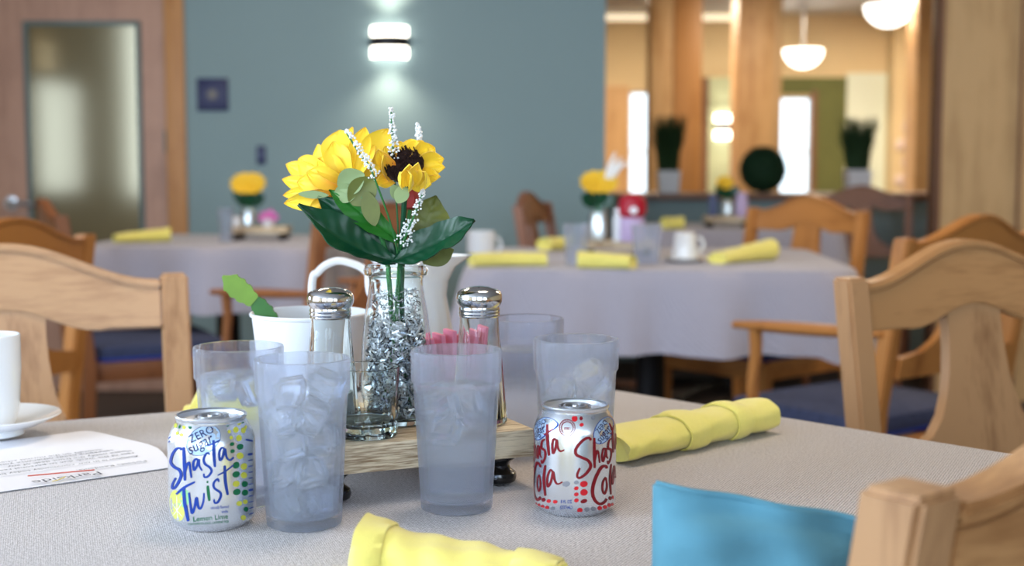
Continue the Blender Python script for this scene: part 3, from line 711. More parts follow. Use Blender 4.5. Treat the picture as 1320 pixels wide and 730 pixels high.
def dots(name, t, uv, P3, lst, m, conv, off=.00030, shift=0):
    bm = bmesh.new()
    for (x, y, rx, ry, ang) in lst:
        ctr = None; ring1 = []; ring = []; n = 22
        for f, rr in ((.55, ring1), (1, ring)):
            for i in range(n):
                a = 2 * PI * i / n; dx, dy = rx * f * math.cos(a), ry * f * math.sin(a)
                qx, qy = x + dx * math.cos(ang) - dy * math.sin(ang), y + dx * math.sin(ang) + dy * math.cos(ang)
                th, z = uv(*conv(qx, qy)); rr.append(bm.verts.new(P3(th + shift, z, off)))
        th, z = uv(*conv(x, y)); ctr = bm.verts.new(P3(th + shift, z, off))
        for i in range(n):
            bm.faces.new((ctr, ring1[i], ring1[(i + 1) % n])); bm.faces.new((ring1[i], ring[i], ring[(i + 1) % n], ring1[(i + 1) % n]))
    return link(name, done(bm), m, t)
def can_text(name, t, uv, P3, s, x, y, size, m, conv, ang=0, off=.0005, shift=0, sq=1, shear=0, align='CENTER'):
    me = text_mesh(s, size, align, shear)
    bm = bmesh.new(); bm.from_mesh(me)
    bmesh.ops.triangulate(bm, faces=bm.faces)
    bmesh.ops.subdivide_edges(bm, edges=[e for e in bm.edges if e.calc_length() > size * .16], cuts=2)
    for v in bm.verts:
        a, b = v.co.x * sq, -v.co.y
        qx = x + a * math.cos(ang) - b * math.sin(ang); qy = y + a * math.sin(ang) + b * math.cos(ang)
        th, z = uv(*conv(qx, qy)); v.co = P3(th + shift, z, off)
    return link(name, done(bm), m, t, sm=False)
def ring_outline(x, y, rx, ry, ang, n=28):
    return [(x + rx * math.cos(a) * math.cos(ang) - ry * math.sin(a) * math.sin(ang), y + rx * math.cos(a) * math.sin(ang) + ry * math.sin(a) * math.cos(ang)) for a in [2 * PI * i / n for i in range(n + 1)]]

# --- lemon lime can
t, uv, P3 = can(-.2315, 1.031, 278, 683, 55, 'silver 8 ounce lemon lime soda can with blue script lettering, front left')
c1 = lambda x, y: (220 + x / 6.633, 560 + y / 6.633)
c2 = lambda x, y: (220 + x / 9.125, 520 + y / 9.125)
c3 = lambda x, y: (270 + x / 6.636, 580 + y / 6.636)
dots('badge', t, uv, P3, [(440, 410, 205, 150, R(-35))], M['pale_ink'], c2, .00012)
strokes('badge_outline', t, uv, P3, [(ring_outline(440, 410, 205, 150, R(-35)), .7)], M['navy_ink'], c2)
can_text('zero_text', t, uv, P3, 'ZERO', 435, 375, 125, M['navy_ink'], c2, R(-24), sq=.92)
can_text('sugar_text', t, uv, P3, 'sugar', 420, 500, 175, M['navy_ink'], c2, R(-27), shear=.25, sq=.8, off=.0006)
dots('lemon_slice', t, uv, P3, [(95, 560, 62, 130, R(-8))], M['lemon_ink'], c1, .0001)
dots('lime_slice', t, uv, P3, [(150, 500, 52, 75, R(10))], M['lgreen_ink'], c1, .00008)
strokes('slice_segments', t, uv, P3, [([(95, 600), (95, 480)], .6), ([(95, 600), (55, 540)], .6), ([(95, 600), (140, 530)], .6), ([(95, 600), (60, 640)], .6), ([(95, 600), (135, 650)], .6), ([(95, 600), (100, 680)], .6)], M['white_ink'], c1)
BL = [([(142, 105), (128, 85), (97, 95), (65, 140), (52, 200), (80, 240), (120, 265), (135, 310), (110, 370), (75, 415), (58, 408), (65, 375), (90, 330)], 3.4),
      ([(160, 78), (163, 200), (165, 355)], 3.6), ([(165, 300), (185, 225), (203, 212), (210, 270), (218, 335)], 2.6),
      ([(275, 195), (255, 182), (235, 215), (240, 270), (262, 245), (278, 188), (284, 240), (305, 280)], 2.8),
      ([(368, 152), (348, 138), (320, 180), (328, 225), (365, 255), (380, 290), (350, 330), (322, 332), (318, 305)], 2.9),
      ([(400, 35), (402, 150), (408, 255)], 3.8), ([(350, 78), (400, 62), (455, 35)], 2.2),
      ([(487, 112), (465, 100), (445, 140), (450, 200), (472, 175), (490, 110), (502, 175), (528, 205), (562, 183)], 2.9),
      ([(92, 465), (160, 410), (245, 370)], 3.2), ([(155, 420), (160, 540), (185, 690)], 4.0),
      ([(195, 455), (206, 560), (218, 625), (240, 570), (255, 500), (268, 575), (288, 588), (310, 530), (316, 465)], 2.9),
      ([(437, 378), (427, 355), (395, 388), (402, 430), (445, 465), (450, 500), (425, 545), (400, 548), (396, 520)], 2.9),
      ([(487, 248), (490, 380), (507, 490)], 3.6), ([(428, 325), (495, 292), (560, 245)], 1.8)]
strokes('script_lettering', t, uv, P3, BL, M['blue_ink'], c1, .0004)
strokes('green_letter', t, uv, P3, [([(347, 405), (352, 470), (358, 530)], 3.6)], M['green_ink'], c1, .0004)
dots('green_dots', t, uv, P3, [(346, 375, 8, 9, 0)], M['green_ink'], c1, .0004)
can_text('flavour_text', t, uv, P3, 'Lemon Lime', 365, 690, 58, M['green_ink'], c1, R(-2), sq=.98)
can_text('small_print', t, uv, P3, 'CONTAINS 0% JUICE, CAFFEINE FREE', 345, 722, 26, M['green_ink'], c1, R(-1), sq=.78)
can_text('small_print', t, uv, P3, 'naturally flavored', 440, 598, 34, M['blue_ink'], c1, R(-1), sq=.62)
can_text('small_print', t, uv, P3, 'soda', 480, 636, 34, M['blue_ink'], c1, R(-1), sq=.8)
dots('yellow_dots', t, uv, P3, [(802, 303, 30, 33, 0), (888, 312, 27, 33, 0), (835, 400, 31, 36, 0), (728, 322, 18, 20, 0), (748, 392, 18, 20, 0), (840, 215, 26, 35, 0), (915, 275, 14, 22, 0), (842, 602, 38, 36, -.4), (888, 720, 34, 30, -.4), (228, 245, 18, 28, 0), (150, 312, 20, 20, 0), (198, 335, 24, 22, 0), (135, 222, 20, 28, 0)], M['lime_ink'], c2)
dots('green_dots', t, uv, P3, [(710, 243, 18, 20, 0), (882, 208, 13, 24, 0), (756, 466, 25, 21, -.4), (846, 500, 37, 32, -.4), (760, 546, 25, 21, -.4), (796, 700, 36, 28, -.6), (178, 238, 12, 22, .3), (295, 250, 18, 22, 0)], M['green_ink'], c2)
dots('yellow_dots', t, uv, P3, [(282, 40, 28, 27, -.3), (311, 131, 25, 26, -.3), (311, 203, 25, 26, -.3), (246, 270, 28, 25, -.3), (268, 434, 23, 20, -.3), (318, 424, 19, 19, -.3), (300, 556, 21, 22, -.3)], M['lime_ink'], c3)
dots('green_dots', t, uv, P3, [(248, 120, 27, 23, -.5), (247, 192, 30, 25, -.4), (316, 276, 25, 25, -.3), (250, 338, 31, 25, -.3), (317, 348, 25, 25, -.3), (323, 487, 18, 20, -.3)], M['green_ink'], c3)
for (ty, s) in ((640, 90), (560, 80), (470, 70)):
    pass
strokes('side_panel_print', t, uv, P3, [([(322.5, 585 + k * 7.5), (328.5, 584.3 + k * 7.5)], (3.2 if k in (0, 6) else 1.2)) for k in range(11)], M['blue_ink'], lambda x, y: (x, y))
strokes('side_panel_print', t, uv, P3, [([(225.3, 560), (228.5, 558)], 1.4), ([(225.0, 565), (227.5, 563)], 1.2), ([(320, 566), (329, 568)], 2.4)], M['blue_ink'], lambda x, y: (x, y))

# --- cola can
t, uv, P3 = can(.0505, 1.074, 741, 657, 54.5, 'silver 8 ounce cola can with dark red script lettering, front right')
k1 = lambda x, y: (735 + x / 5.215, 515 + y / 5.215)
k2 = lambda x, y: (680 + x / 6.633, 540 + y / 6.633)
k3 = lambda x, y: (680 + x / 9.125, 500 + y / 9.125)
RT = [([(137, 205), (128, 190), (105, 193), (70, 220), (38, 265), (42, 302), (78, 320), (122, 342), (137, 380), (105, 428), (62, 456), (47, 438), (65, 390)], 3.8),
      ([(160, 188), (161, 290), (164, 390)], 3.4), ([(165, 345), (178, 280), (188, 285), (198, 355)], 2.2),
      ([(238, 258), (222, 262), (212, 310), (220, 345), (232, 305), (240, 258), (245, 310), (255, 325)], 2.3),
      ([(246, 392), (238, 375), (205, 390), (165, 470), (150, 545), (165, 602), (200, 630), (232, 618), (247, 595)], 4.0),
      ([(240, 450), (222, 480), (217, 530), (232, 562), (248, 515), (241, 452)], 2.4)]
LT = [([(150, 90), (125, 105), (120, 160), (150, 190), (150, 245), (125, 292), (116, 265)], 2.6),
      ([(168, -40), (172, 100), (185, 228)], 3.4), ([(140, 52), (175, 30), (220, 0)], 2.0),
      ([(245, 98), (225, 85), (212, 140), (220, 208), (240, 160), (250, 95), (262, 165), (285, 190), (315, 178)], 2.8),
      ([(152, 310), (140, 430), (153, 572)], 3.0),
      ([(217, 368), (195, 350), (170, 420), (175, 492), (203, 445), (220, 365), (235, 440), (260, 468), (300, 450)], 2.7)]
for sh in (0, R(-104)):
    strokes('script_lettering', t, uv, P3, RT, M['wine_ink'], k1, .0004, sh)
    strokes('script_lettering', t, uv, P3, LT, M['wine_ink'], k2, .0004, R(104) + sh)
for sh in (0, R(-104)):
    dots('badge', t, uv, P3, [(895, 375, 175, 100, R(-62))], M['pale_ink'], k3, .00012, sh)
    strokes('badge_outline', t, uv, P3, [(ring_outline(895, 375, 175, 100, R(-62)), .8)], M['blue_ink'], k3, .0003, sh)
    can_text('zero_text', t, uv, P3, 'ZERO', 890, 350, 88, M['navy_ink'], k3, R(-52), sq=.8, shift=sh)
    can_text('sugar_text', t, uv, P3, 'sugar', 918, 452, 130, M['navy_ink'], k3, R(-52), sq=.8, shear=.3, shift=sh)
dots('red_dots', t, uv, P3, [(552, 243, 34, 36, 0), (634, 316, 24, 21, -.3)], M['red_can'], k3)
dots('grey_dots', t, uv, P3, [(766, 232, 18, 22, 0)], M['grey_ink'], k3); dots('dark_red_dots', t, uv, P3, [(628, 240, 19, 22, 0)], M['wine_ink'], k3)
strokes('seal', t, uv, P3, [(ring_outline(466, 352, 92, 98, 0), 1.0), (ring_outline(466, 352, 66, 70, 0), 1.0)], M['wine_ink'], k3)
strokes('seal', t, uv, P3, [([(425, 362), (508, 362)], 3.6)], M['wine_ink'], k3)
can_text('seal_text', t, uv, P3, 'SINCE 1889', 466, 372, 26, M['white_ink'], k3, off=.0005, sq=.75)
strokes('seal_teeth', t, uv, P3, [([(466 + 72 * math.cos(a), 352 + 76 * math.sin(a)), (466 + 88 * math.cos(a), 352 + 93 * math.sin(a))], .9) for a in [2 * PI * i / 24 for i in range(24)]], M['wine_ink'], k3)
dots('red_dots', t, uv, P3, [(92, 496, 26, 20, -.2), (93, 552, 25, 21, -.2), (42, 525, 16, 12, -.3), (42, 566, 16, 12, -.3), (43, 606, 16, 12, -.3), (66, 672, 19, 16, -.3), (200, 658, 16, 14, -.3), (236, 652, 14, 14, -.3), (265, 640, 12, 13, 0), (288, 637, 8, 12, 0), (290, 588, 6, 12, 0)], M['red_can'], k1)
dots('dark_red_dots', t, uv, P3, [(93, 611, 23, 13, -.3)], M['wine_ink'], k1); dots('dark_red_dots', t, uv, P3, [(271, 593, 10, 13, 0)], M['wine_ink'], k1)
dots('grey_dots', t, uv, P3, [(42, 486, 17, 12, -.2), (114, 667, 18, 14, -.2), (158, 663, 18, 14, -.2)], M['grey_ink'], k1)
dots('red_dots', t, uv, P3, [(182, 616, 18, 15, 0), (238, 620, 20, 15, 0), (69, 652, 8, 15, 0), (95, 658, 11, 17, 0), (127, 667, 16, 16, 0), (168, 673, 17, 16, 0)], M['red_can'], k2)
dots('dark_red_dots', t, uv, P3, [(136, 607, 17, 17, 0)], M['wine_ink'], k2)
dots('grey_dots', t, uv, P3, [(332, 467, 33, 23, -.15), (218, 679, 20, 15, 0)], M['grey_ink'], k2)
can_text('volume_text', t, uv, P3, '8 FL OZ', 333, 630, 40, M['blue_ink'], k2, R(-1), sq=.68)
can_text('volume_text', t, uv, P3, '(237mL)', 333, 678, 40, M['blue_ink'], k2, R(-1), sq=.78)

# ================================================================== RISER BOARD
TA = R(24.5); bc, bs = math.cos(TA), math.sin(TA)
rc = Vector((-.155, 1.077)); BLn, BDp = .192, .155
tr = thing('wooden_riser', 'raw wood riser board on black bun feet under the vase and shakers', 'riser', (rc.x, rc.y, TZ), TA)
link('board', box(0, BLn, 0, BDp, .0255, .050, .0025), M['riser'], tr)
for fx, fy in ((.0165, .02), (BLn - .025, .02), (.0165, BDp - .02), (BLn - .025, BDp - .02)):
    link('foot', lathe([(0, 0), (.010, 0), (.0145, .003), (.0155, .007), (.0145, .0105), (.010, .014), (.009, .017), (.0105, .020), (.0135, .0225), (.014, .0253), (0, .0253)], 32), M['black'], tr, (fx, fy, 0))
BZ = TZ + .0505
# vase
VX, VY = -.102, 1.190
tv = thing('flower_vase', 'clear glass bottle vase filled with silver tinsel and sunflowers', 'vase', (VX, VY, BZ))
vp = [(0, 0), (.0285, 0), (.0305, .003), (.0312, .010), (.0315, .03), (.0312, .05), (.0298, .075), (.0275, .095), (.0252, .110), (.0238, .120), (.0236, .127), (.0245, .129), (.0275, .1305), (.0285, .134), (.0275, .1375), (.0255, .139)]
link('glass', lathe(vp + [(.0228, .138), (.0222, .125), (.0235, .11), (.026, .094), (.0282, .075), (.0295, .05), (.0297, .01), (.028, .006), (0, .005)], 56, fn=lambda a, z: 1 + .012 * math.sin(10 * a) * (1 if z < .11 else 0)), M['glass_vase'], tv)
link('glass_base', lathe([(0, .0003), (.0275, .0003), (.029, .004), (0, .0045)], 40), M['glass_thick'], tv)
rnd = random.Random(11)
bm = bmesh.new(); bm2 = bmesh.new()
def vr(z): return .0272 if z < .06 else .0272 - (z - .06) / .06 * .006
for i in range(3800):
    z = rnd.uniform(.007, .118) if i % 4 else rnd.uniform(.007, .09); a = rnd.uniform(0, 2 * PI); r = vr(z) * (rnd.random() ** .3) * .97
    c = Vector((r * math.cos(a), r * math.sin(a), z)); s = rnd.uniform(.0012, .0032) * (1 if z < .09 else .7)
    if z > .095 and rnd.random() < .5: continue
    dr_ = Vector([rnd.uniform(-1, 1) for _ in range(3)]).normalized(); n2 = dr_.cross(Vector([rnd.uniform(-1, 1) for _ in range(3)])).normalized()
    L = s * rnd.uniform(1, 2.4); bmm = bm if rnd.random() < .75 else bm2
    pts = [c - dr_ * L, c + n2.cross(dr_) * L * .4, c + dr_ * L]; w_ = s * .28; prev = None
    pts = [Vector((p.x, p.y, min(.122, max(.0065, p.z)))) for p in pts]
    for p in pts:
        q = math.hypot(p.x, p.y); k_ = min(1, (vr(p.z)) / q) if q > 0 else 1; p = Vector((p.x * k_, p.y * k_, p.z))
        cur = (bmm.verts.new(p + n2 * w_), bmm.verts.new(p - n2 * w_))
        if prev: bmm.faces.new((prev[0], prev[1], cur[1], cur[0]))
        prev = cur
for b_, mm in ((bm, M['tinsel']), (bm2, M['tinsel_d'])):
    me = bpy.data.meshes.new('tinsel'); b_.to_mesh(me); b_.free()
    o = link('tinsel_filler', me, mm, tv, sm=False); o['kind'] = 'stuff'

# shakers
def shaker(x, y, label, fillm, fh):
    t = thing('shaker', label, 'shaker', (x, y, BZ), 0, 'glass salt and pepper shakers')
    rb, rt_ = .0235, .0172
    fn = lambda a, z: (1 + .03 * math.cos(8 * a)) if z < .077 else 1
    pr = [(0, 0), (rb - .002, 0), (rb, .002), (rb, .008), (rb - .001, .02), (rt_ + .0025, .055), (rt_ + .0005, .082), (rt_, .092), (rt_, .1)]
    link('glass', lathe(pr + [(rt_ - .0015, .1), (rt_ - .002, .082), (rb - .005, .02), (rb - .005, .006), (0, .005)], 64, fn=fn), M['glass_real'], t)
    link('glass_base', lathe([(0, .0004), (rb - .003, .0004), (rb - .004, .0048), (0, .0048)], 32), M['glass_thick'], t)
    cp_ = [(.0150, .0945), (.0176, .0945), (.0182, .0955), (.0178, .0965), (.0183, .0980), (.0178, .0995), (.0183, .101), (.0178, .1022), (.0177, .1035), (.0188, .1050), (.0199, .1075), (.0203, .1105), (.0199, .1140), (.0186, .1166), (.0160, .1182), (.0148, .1178), (.0138, .1182), (.009, .1203), (.004, .1210), (0, .1211)]
    c = link('cap', lathe(cp_, 64), M['chrome'], t)
    bm = bmesh.new()
    for rr, n in ((.0035, 4), (.0075, 8)):
        for i in range(n):
            a = 2 * PI * i / n; z = .1213 if rr < .005 else .1209
            add_lathe(bm, [(0, z), (.0006, z)], 8, rr * math.cos(a), rr * math.sin(a))
    link('holes', done(bm), M['black'], c)
    rr = rb - .0065
    link('contents', lathe([(0, .0055), (rr, .0055), (rr, .02 if fh > .02 else fh), (rr - (fh - .02) * .12 if fh > .02 else rr, fh), (0, fh - .001)], 32), fillm, t)
shaker(-.157, 1.167, 'glass shaker with chrome cap left of the vase', M['salt'], .03)
shaker(-.0287, 1.178, 'glass pepper shaker with chrome cap right of the vase', M['pepper'], .032)
# small fluted water glass on the riser
gx, gy = -.1225, 1.1255
def flute(a, z): return 1 - (.05 * max(0, math.cos(9 * a)) if .010 < z < .040 else 0)
gp = [(0, 0), (.0245, 0), (.0262, .0015), (.0264, .008), (.0266, .012), (.0268, .020), (.0270, .028), (.0273, .036), (.0276, .041), (.028, .046), (.0285, .058), (.0279, .0588)]
t = thing('small_glass', 'small thick empty fluted glass on the front of the riser', 'glass', (gx, gy, BZ))
link('glass', lathe(gp + [(.0270, .058), (.0262, .044), (.0248, .03), (.0240, .016), (.022, .0125), (0, .0115)], 90, fn=flute), M['glass_real'], t)
link('glass_base', lathe([(0, .0004), (.0242, .0004), (.0250, .003), (.0252, .0095), (.0225, .0112), (0, .0108)], 60), M['glass_thick'], t)
# sweetener caddy
t = thing('sweetener_caddy', 'small clear caddy holding sweetener packets behind the centre tumbler', 'caddy', (-.052, 1.240, BZ), TA)
bm = bmesh.new(); add_box(bm, -.028, .028, -.016, .016, 0, .003)
for (a, b2, c, e) in ((-.028, -.026, -.016, .016), (.026, .028, -.016, .016), (-.026, .026, -.016, -.014), (-.026, .026, .014, .016)): add_box(bm, a, b2, c, e, .003, .045)
link('holder', done(bm), M['glass'], t, sm=False)
for k in range(6):
    x = -.0225 + k * .0085
    bm = bmesh.new(); add_box(bm, -.0022, .0022, -.012, .012, 0, .066 + (k % 3) * .003, .0008)
    for v in bm.verts: v.co.x += (v.co.z - .03) * (-.14 + .07 * k)
    o = link('sweetener_packet', done(bm), M['pink'], None); o.location = Vector((-.052, 1.240, BZ + .0035)) + Matrix.Rotation(TA, 3, 'Z') @ Vector((x, 0, 0)); o.rotation_euler = (0, 0, TA)
    tag(o, ('leftmost', 'second from left', 'third from left', 'third from right', 'second from right', 'rightmost')[k] + ' of the pink sweetener packets behind the centre tumbler', 'sweetener packet', 'pink sweetener packets')

# ================================================================== PITCHER, BOWL
PX_, PYY = PY(530, 400, 1.425).x, 1.425
t = thing('white_pitcher', 'white fluted china pitcher with looped handle behind the vase', 'pitcher', (PX_, PYY, TZ))
s_ = 1.44 / F
zr = PY(530, 329, PYY).z - TZ
prof = [(0, 0), (.046, 0), (.051, .004), (.052, .02), (.051, .05), (.047, .085), (.041, .115), (.036, .14), (.0345, .155), (.037, .17), (.043, zr - .004), (.0455, zr)]
bm = bmesh.new(); seg = 72; rings = []
def spout(a, z):
    k_ = max(0, (z - .13) / (zr - .13)); w_ = max(0, math.cos(a)) ** 6
    return 1 + .42 * k_ ** 1.5 * w_ + (.018 * math.cos(16 * a) if z < .135 else 0) * 1
add_lathe(bm, prof + [(r - .003, z) for r, z in prof[::-1][:9]] + [(0, .03)], seg, fn=spout)
link('body', done(bm), M['china'], t)
hpts = []
for (qx, qy) in ((487, 338), (478, 340), (474, 352), (462, 343), (438, 336.5), (420, 342), (409, 352), (404, 356), (402, 372), (403, 395), (408, 420), (420, 445), (440, 465), (470, 478)):
    p = PY(qx, qy, PYY); hpts.append(Vector((p.x - PX_, 0, p.z - TZ)))
link('handle', tube(spline(hpts[2:], 5), .0042, 10, 1.0, (0, 1, 0)), M['china'], t)
link('handle', tube(spline([hpts[2] + Vector((0, 0, -.002)), Vector((hpts[2].x + .002, 0, hpts[2].z - .022)), Vector((hpts[2].x + .012, 0, hpts[2].z - .03))], 5), .0036, 10, 1, (0, 1, 0)), M['china'], t)
bx, by = PY(399, 402, 1.30).x, 1.30
zr = PY(399, 402, 1.30).z - TZ
t = thing('white_tub', 'white plastic tub planter holding a green cactus cutting', 'flower pot', (bx, by, TZ))
link('tub', lathe([(0, .0), (.040, 0), (.041, .002), (.0455, .07), (.0472, .078), (.0488, .080), (.0505, .092), (.0548, zr - .004), (.0568, zr - .003), (.0572, zr - .001), (.0562, zr), (.0545, zr), (.0528, zr - .012), (.047, .09), (0, .088)], 64), M['white'], t)
link('soil', lathe([(0, .101), (.047, .100), (.048, .0965), (0, .096)], 32), mat('soil', (60, 44, 34), .95, var=.4, vscale=200, bump=.8), t)
t2 = thing('cactus_cutting', 'two segment green cactus cutting sticking out of white tub', 'plant', (bx - .03, by - .02, TZ + .095))
def flat_leaf(p0, p1, w, m, name, parent, org, face_n=Vector((0, -1, 0)), th=.0016, notch=0, bulge=.0, prof=None, nn=14, mid=None, cup=0, vein=0, curl=0):
    """solid leaf from p0 to p1 (world) of half width w; face_n is roughly the side that faces out"""
    p0, p1 = Vector(p0), Vector(p1); d_ = (p1 - p0); L = d_.length; d_ = d_.normalized()
    s = d_.cross(face_n).normalized(); nrm = s.cross(d_).normalized()
    if nrm.dot(face_n) < 0: nrm = -nrm
    bm = bmesh.new(); rows = []; K = 8 if nn > 30 else 4
    for i in range(nn + 1):
        u = i / nn
        ww = (prof(u) if prof else math.sin(PI * min(1, .04 + .96 * u)) ** .7) * w
        if notch: ww *= 1 + notch * (math.sin(u * 26) > 0)
        c = p0 + d_ * (L * u) + nrm * bulge * math.sin(PI * u)
        if mid is not None: c += Vector(mid) * math.sin(PI * u)
        row = []
        for k in range(-K, K + 1):
            v = k / K
            av = abs(v); vz = (vein * (math.cos(PI * 2 * ((u * 7 - av * 1.1) % 1)) * min(1, av * 4) - (2.2 if av < .06 else 0)) if nn > 30 else vein * math.cos(v * PI * 4))
            row.append(c + s * (ww * v * (1 + curl * math.sin(u * 23 + 4 * (v > 0)))) + nrm * (cup * av ** 1.5 * (ww / w if w else 1) + vz + curl * .04 * math.sin(u * 11 + 2 * v) * av))
        rows.append(row)
    F_ = [[bm.verts.new(p - org + nrm * th / 2) for p in r] for r in rows]; Bk = [[bm.verts.new(p - org - nrm * th / 2) for p in r] for r in rows]
    for i in range(nn):
        for k in range(2 * K):
            bm.faces.new((F_[i][k], F_[i][k + 1], F_[i + 1][k + 1], F_[i + 1][k])); bm.faces.new((Bk[i][k], Bk[i + 1][k], Bk[i + 1][k + 1], Bk[i][k + 1]))
        for k in (0, 2 * K): bm.faces.new((F_[i][k], F_[i + 1][k], Bk[i + 1][k], Bk[i][k]))
    for i in (0, nn):
        for k in range(2 * K): bm.faces.new((F_[i][k], F_[i][k + 1], Bk[i][k + 1], Bk[i][k]))
    if name is None:
        return bm
    return link(name, done(bm), m, parent, ang=60)
o2 = Vector(t2.location)
pf = lambda u: (.35 + .65 * math.sin(PI * min(1, .12 + u * .80))) * (1 if u < .96 else .7)
flat_leaf(PY(356, 425, 1.275), PY(327, 384, 1.275), .0085, M['cactus_d'], 'segment', t2, o2, prof=pf, notch=.12, th=.004, nn=28)
flat_leaf(PY(328, 389, 1.274), PY(287, 356, 1.272), .0095, M['cactus'], 'segment', t2, o2, prof=lambda u: (.4 + .6 * math.sin(PI * min(1, .1 + u * .72))) * (1 if u < .75 else max(.12, 1 - (u - .75) * 3.4)), notch=.12, th=.0035, nn=28)
flat_leaf(PY(352, 418, 1.275), o2 + Vector((.002, 0, .004)), .003, M['cactus_d'], 'stem', t2, o2, th=.003)

# ================================================================== FLOWERS
def join_bms(lst, name, m, parent, ang=60):
    out = bmesh.new()
    for b_ in lst:
        me = bpy.data.meshes.new('x'); bmesh.ops.recalc_face_normals(b_, faces=b_.faces); b_.to_mesh(me); b_.free(); out.from_mesh(me); bpy.data.meshes.remove(me)
    return link(name, done(out), m, parent, ang=ang)
FY = 1.19
petal_prof = lambda u: (.34 + .66 * math.sin(PI * min(1, u * .66 + .08)) ** .9) * (1 if u < .55 else max(.03, max(0, math.cos((u - .55) / .45 * PI / 2)) ** .75))
def petals(lst, base, org, parent, nm='petals'):
    B = []
    for (tx, ty, w, dy, sx_, bl) in lst:
        b = PY(base[0] + sx_[0], base[1] + sx_[1], FY + base[2]); tip = PY(tx, ty, FY + dy)
        fn_ = Vector((random.uniform(-.7, .7), -1, random.uniform(-.3, .6))).normalized()
        B.append(flat_leaf(b, tip, w * .58 / 1440.0, None, None, None, org, fn_, th=.0007, bulge=bl, prof=petal_prof, nn=14, cup=.0045, vein=.0005))
    return join_bms(B, nm, M['petal'], parent)
# petal colour: orange towards the flower centre via object-space distance
def petal_mat(name, ctr, r0, r1):
    m = bpy.data.materials.new(name); m.use_nodes = True; nt = m.node_tree; b = nt.nodes['Principled BSDF']
    tc = nt.nodes.new('ShaderNodeTexCoord'); vs = nt.nodes.new('ShaderNodeVectorMath'); vs.operation = 'DISTANCE'; vs.inputs[1].default_value = ctr
    nt.links.new(tc.outputs['Object'], vs.inputs[0])
    mr = nt.nodes.new('ShaderNodeMapRange'); mr.inputs['From Min'].default_value = r0; mr.inputs['From Max'].default_value = r1; nt.links.new(vs.outputs['Value'], mr.inputs['Value'])
    cr = nt.nodes.new('ShaderNodeValToRGB'); e = cr.color_ramp.elements; e[0].color = srgb(238, 150, 34); e[1].color = srgb(252, 216, 48); e[1].position = .8
    nt.links.new(mr.outputs[0], cr.inputs[0]); nt.links.new(cr.outputs[0], b.inputs['Base Color']); b.inputs['Roughness'].default_value = .55; b.inputs['Sheen Weight'].default_value = .2
    b.inputs['Subsurface Weight'].default_value = 0
    return m
zc = .139
vt = Vector((VX, VY, BZ + zc))
# large sunflower, seen from behind, at left
so = PY(452, 240, FY + .004)
t = thing('sunflower', 'large yellow sunflower seen from behind, left side of the bouquet', 'flower', so, 0, 'sunflowers')
p_ = petals([
    (364, 231, 20, .030, (-12, 2), .004), (366, 262, 22, .012, (-12, 6), .004), (365, 252, 16, .026, (-14, 4), .003), (369, 212, 22, .040, (-10, -2), .005),
    (385, 205, 30, .030, (-10, -4), .006), (409, 188, 34, .038, (-8, -6), .007), (438, 168, 40, .030, (-6, -6), .008), (455, 164, 24, .036, (0, -8), .005),
    (471, 164, 24, .024, (4, -6), .005), (500, 166, 34, .030, (8, -2), .006), (503, 180, 26, .040, (8, 2), .005), (383, 235, 26, .014, (-10, 2), .006),
    (398, 276, 16, .010, (-14, 10), .003), (410, 205, 28, .012, (-4, -6), .007), (426, 309, 22, .018, (-24, 20), .004), (395, 222, 26, .006, (-6, 0), .006),
    (430, 182, 30, .010, (-4, -8), .006), (484, 188, 28, .014, (4, -4), .005), (452, 178, 28, .046, (0, -4), .005)], (450, 240, .008), so, t)
p_.data.materials[0] = petal_mat('sunflower_petal', (-.016, .01, -.004), .006, .034)
link('disc', lathe([(0, -.006), (.012, -.005), (.015, 0), (.010, .004), (0, .006)], 20), M['disc'], t, PY(446, 232, FY + .03) - so)
flat_leaf(PY(437, 242, FY - .006), PY(470, 224, FY - .012), .0115, M['sepal'], 'sepal', t, so, th=.0012, cup=.003)
flat_leaf(PY(432, 250, FY - .004), PY(462, 248, FY - .010), .0085, M['sepal'], 'sepal', t, so, th=.0012, cup=.003)
flat_leaf(PY(452, 262, FY - .010), PY(484, 230, FY - .012), .0125, M['leaf_o'], 'sepal', t, so, th=.0012, cup=.003)
flat_leaf(PY(385, 250, FY - .004), PY(424, 252, FY - .004), .0035, M['sepal'], 'sepal', t, so, th=.0012)
flat_leaf(PY(472, 248, FY - .014), PY(484, 292, FY - .020), .008, M['leaf_o'], 'sepal', t, so, th=.0012)
link('stem', tube(spline([PY(455, 244, FY) - so, PY(478, 280, FY) - so, PY(498, 330, FY) - so, Vector((VX - .004, VY, BZ + .07)) - so, Vector((VX - .008, VY, BZ + .01)) - so], 6), .0022, 8), M['stem'], t)
LF = lambda u: max(.02, math.sin(PI * min(1, (.05 + u * .95) ** 1.15))) ** .8 * (1 if u < .8 else 1 - .25 * (u - .8) / .2)
flat_leaf(PY(508, 338, FY - .008), PY(384, 264, FY - .035), .0185, M['leaf'], 'leaf', t, so, Vector((.5, -.62, .6)).normalized(), th=.0012, prof=LF, bulge=.003, cup=.008, nn=44, vein=.00035, curl=.05, mid=(-.004, 0, -.008))
flat_leaf(PY(512, 338, FY + .004), PY(409, 254, FY - .004), .0190, M['leaf'], 'leaf', t, so, Vector((.2, -.9, .3)).normalized(), th=.0012, prof=LF, bulge=.004, cup=.007, nn=44, vein=.00035, curl=.05)
flat_leaf(PY(514, 312, FY - .004), PY(424, 245, FY - .003), .0115, M['leaf_b'], 'leaf', t, so, Vector((.1, -1, .2)).normalized(), th=.0012, prof=LF, bulge=.006, cup=.005, nn=44, vein=.00035, curl=.04)
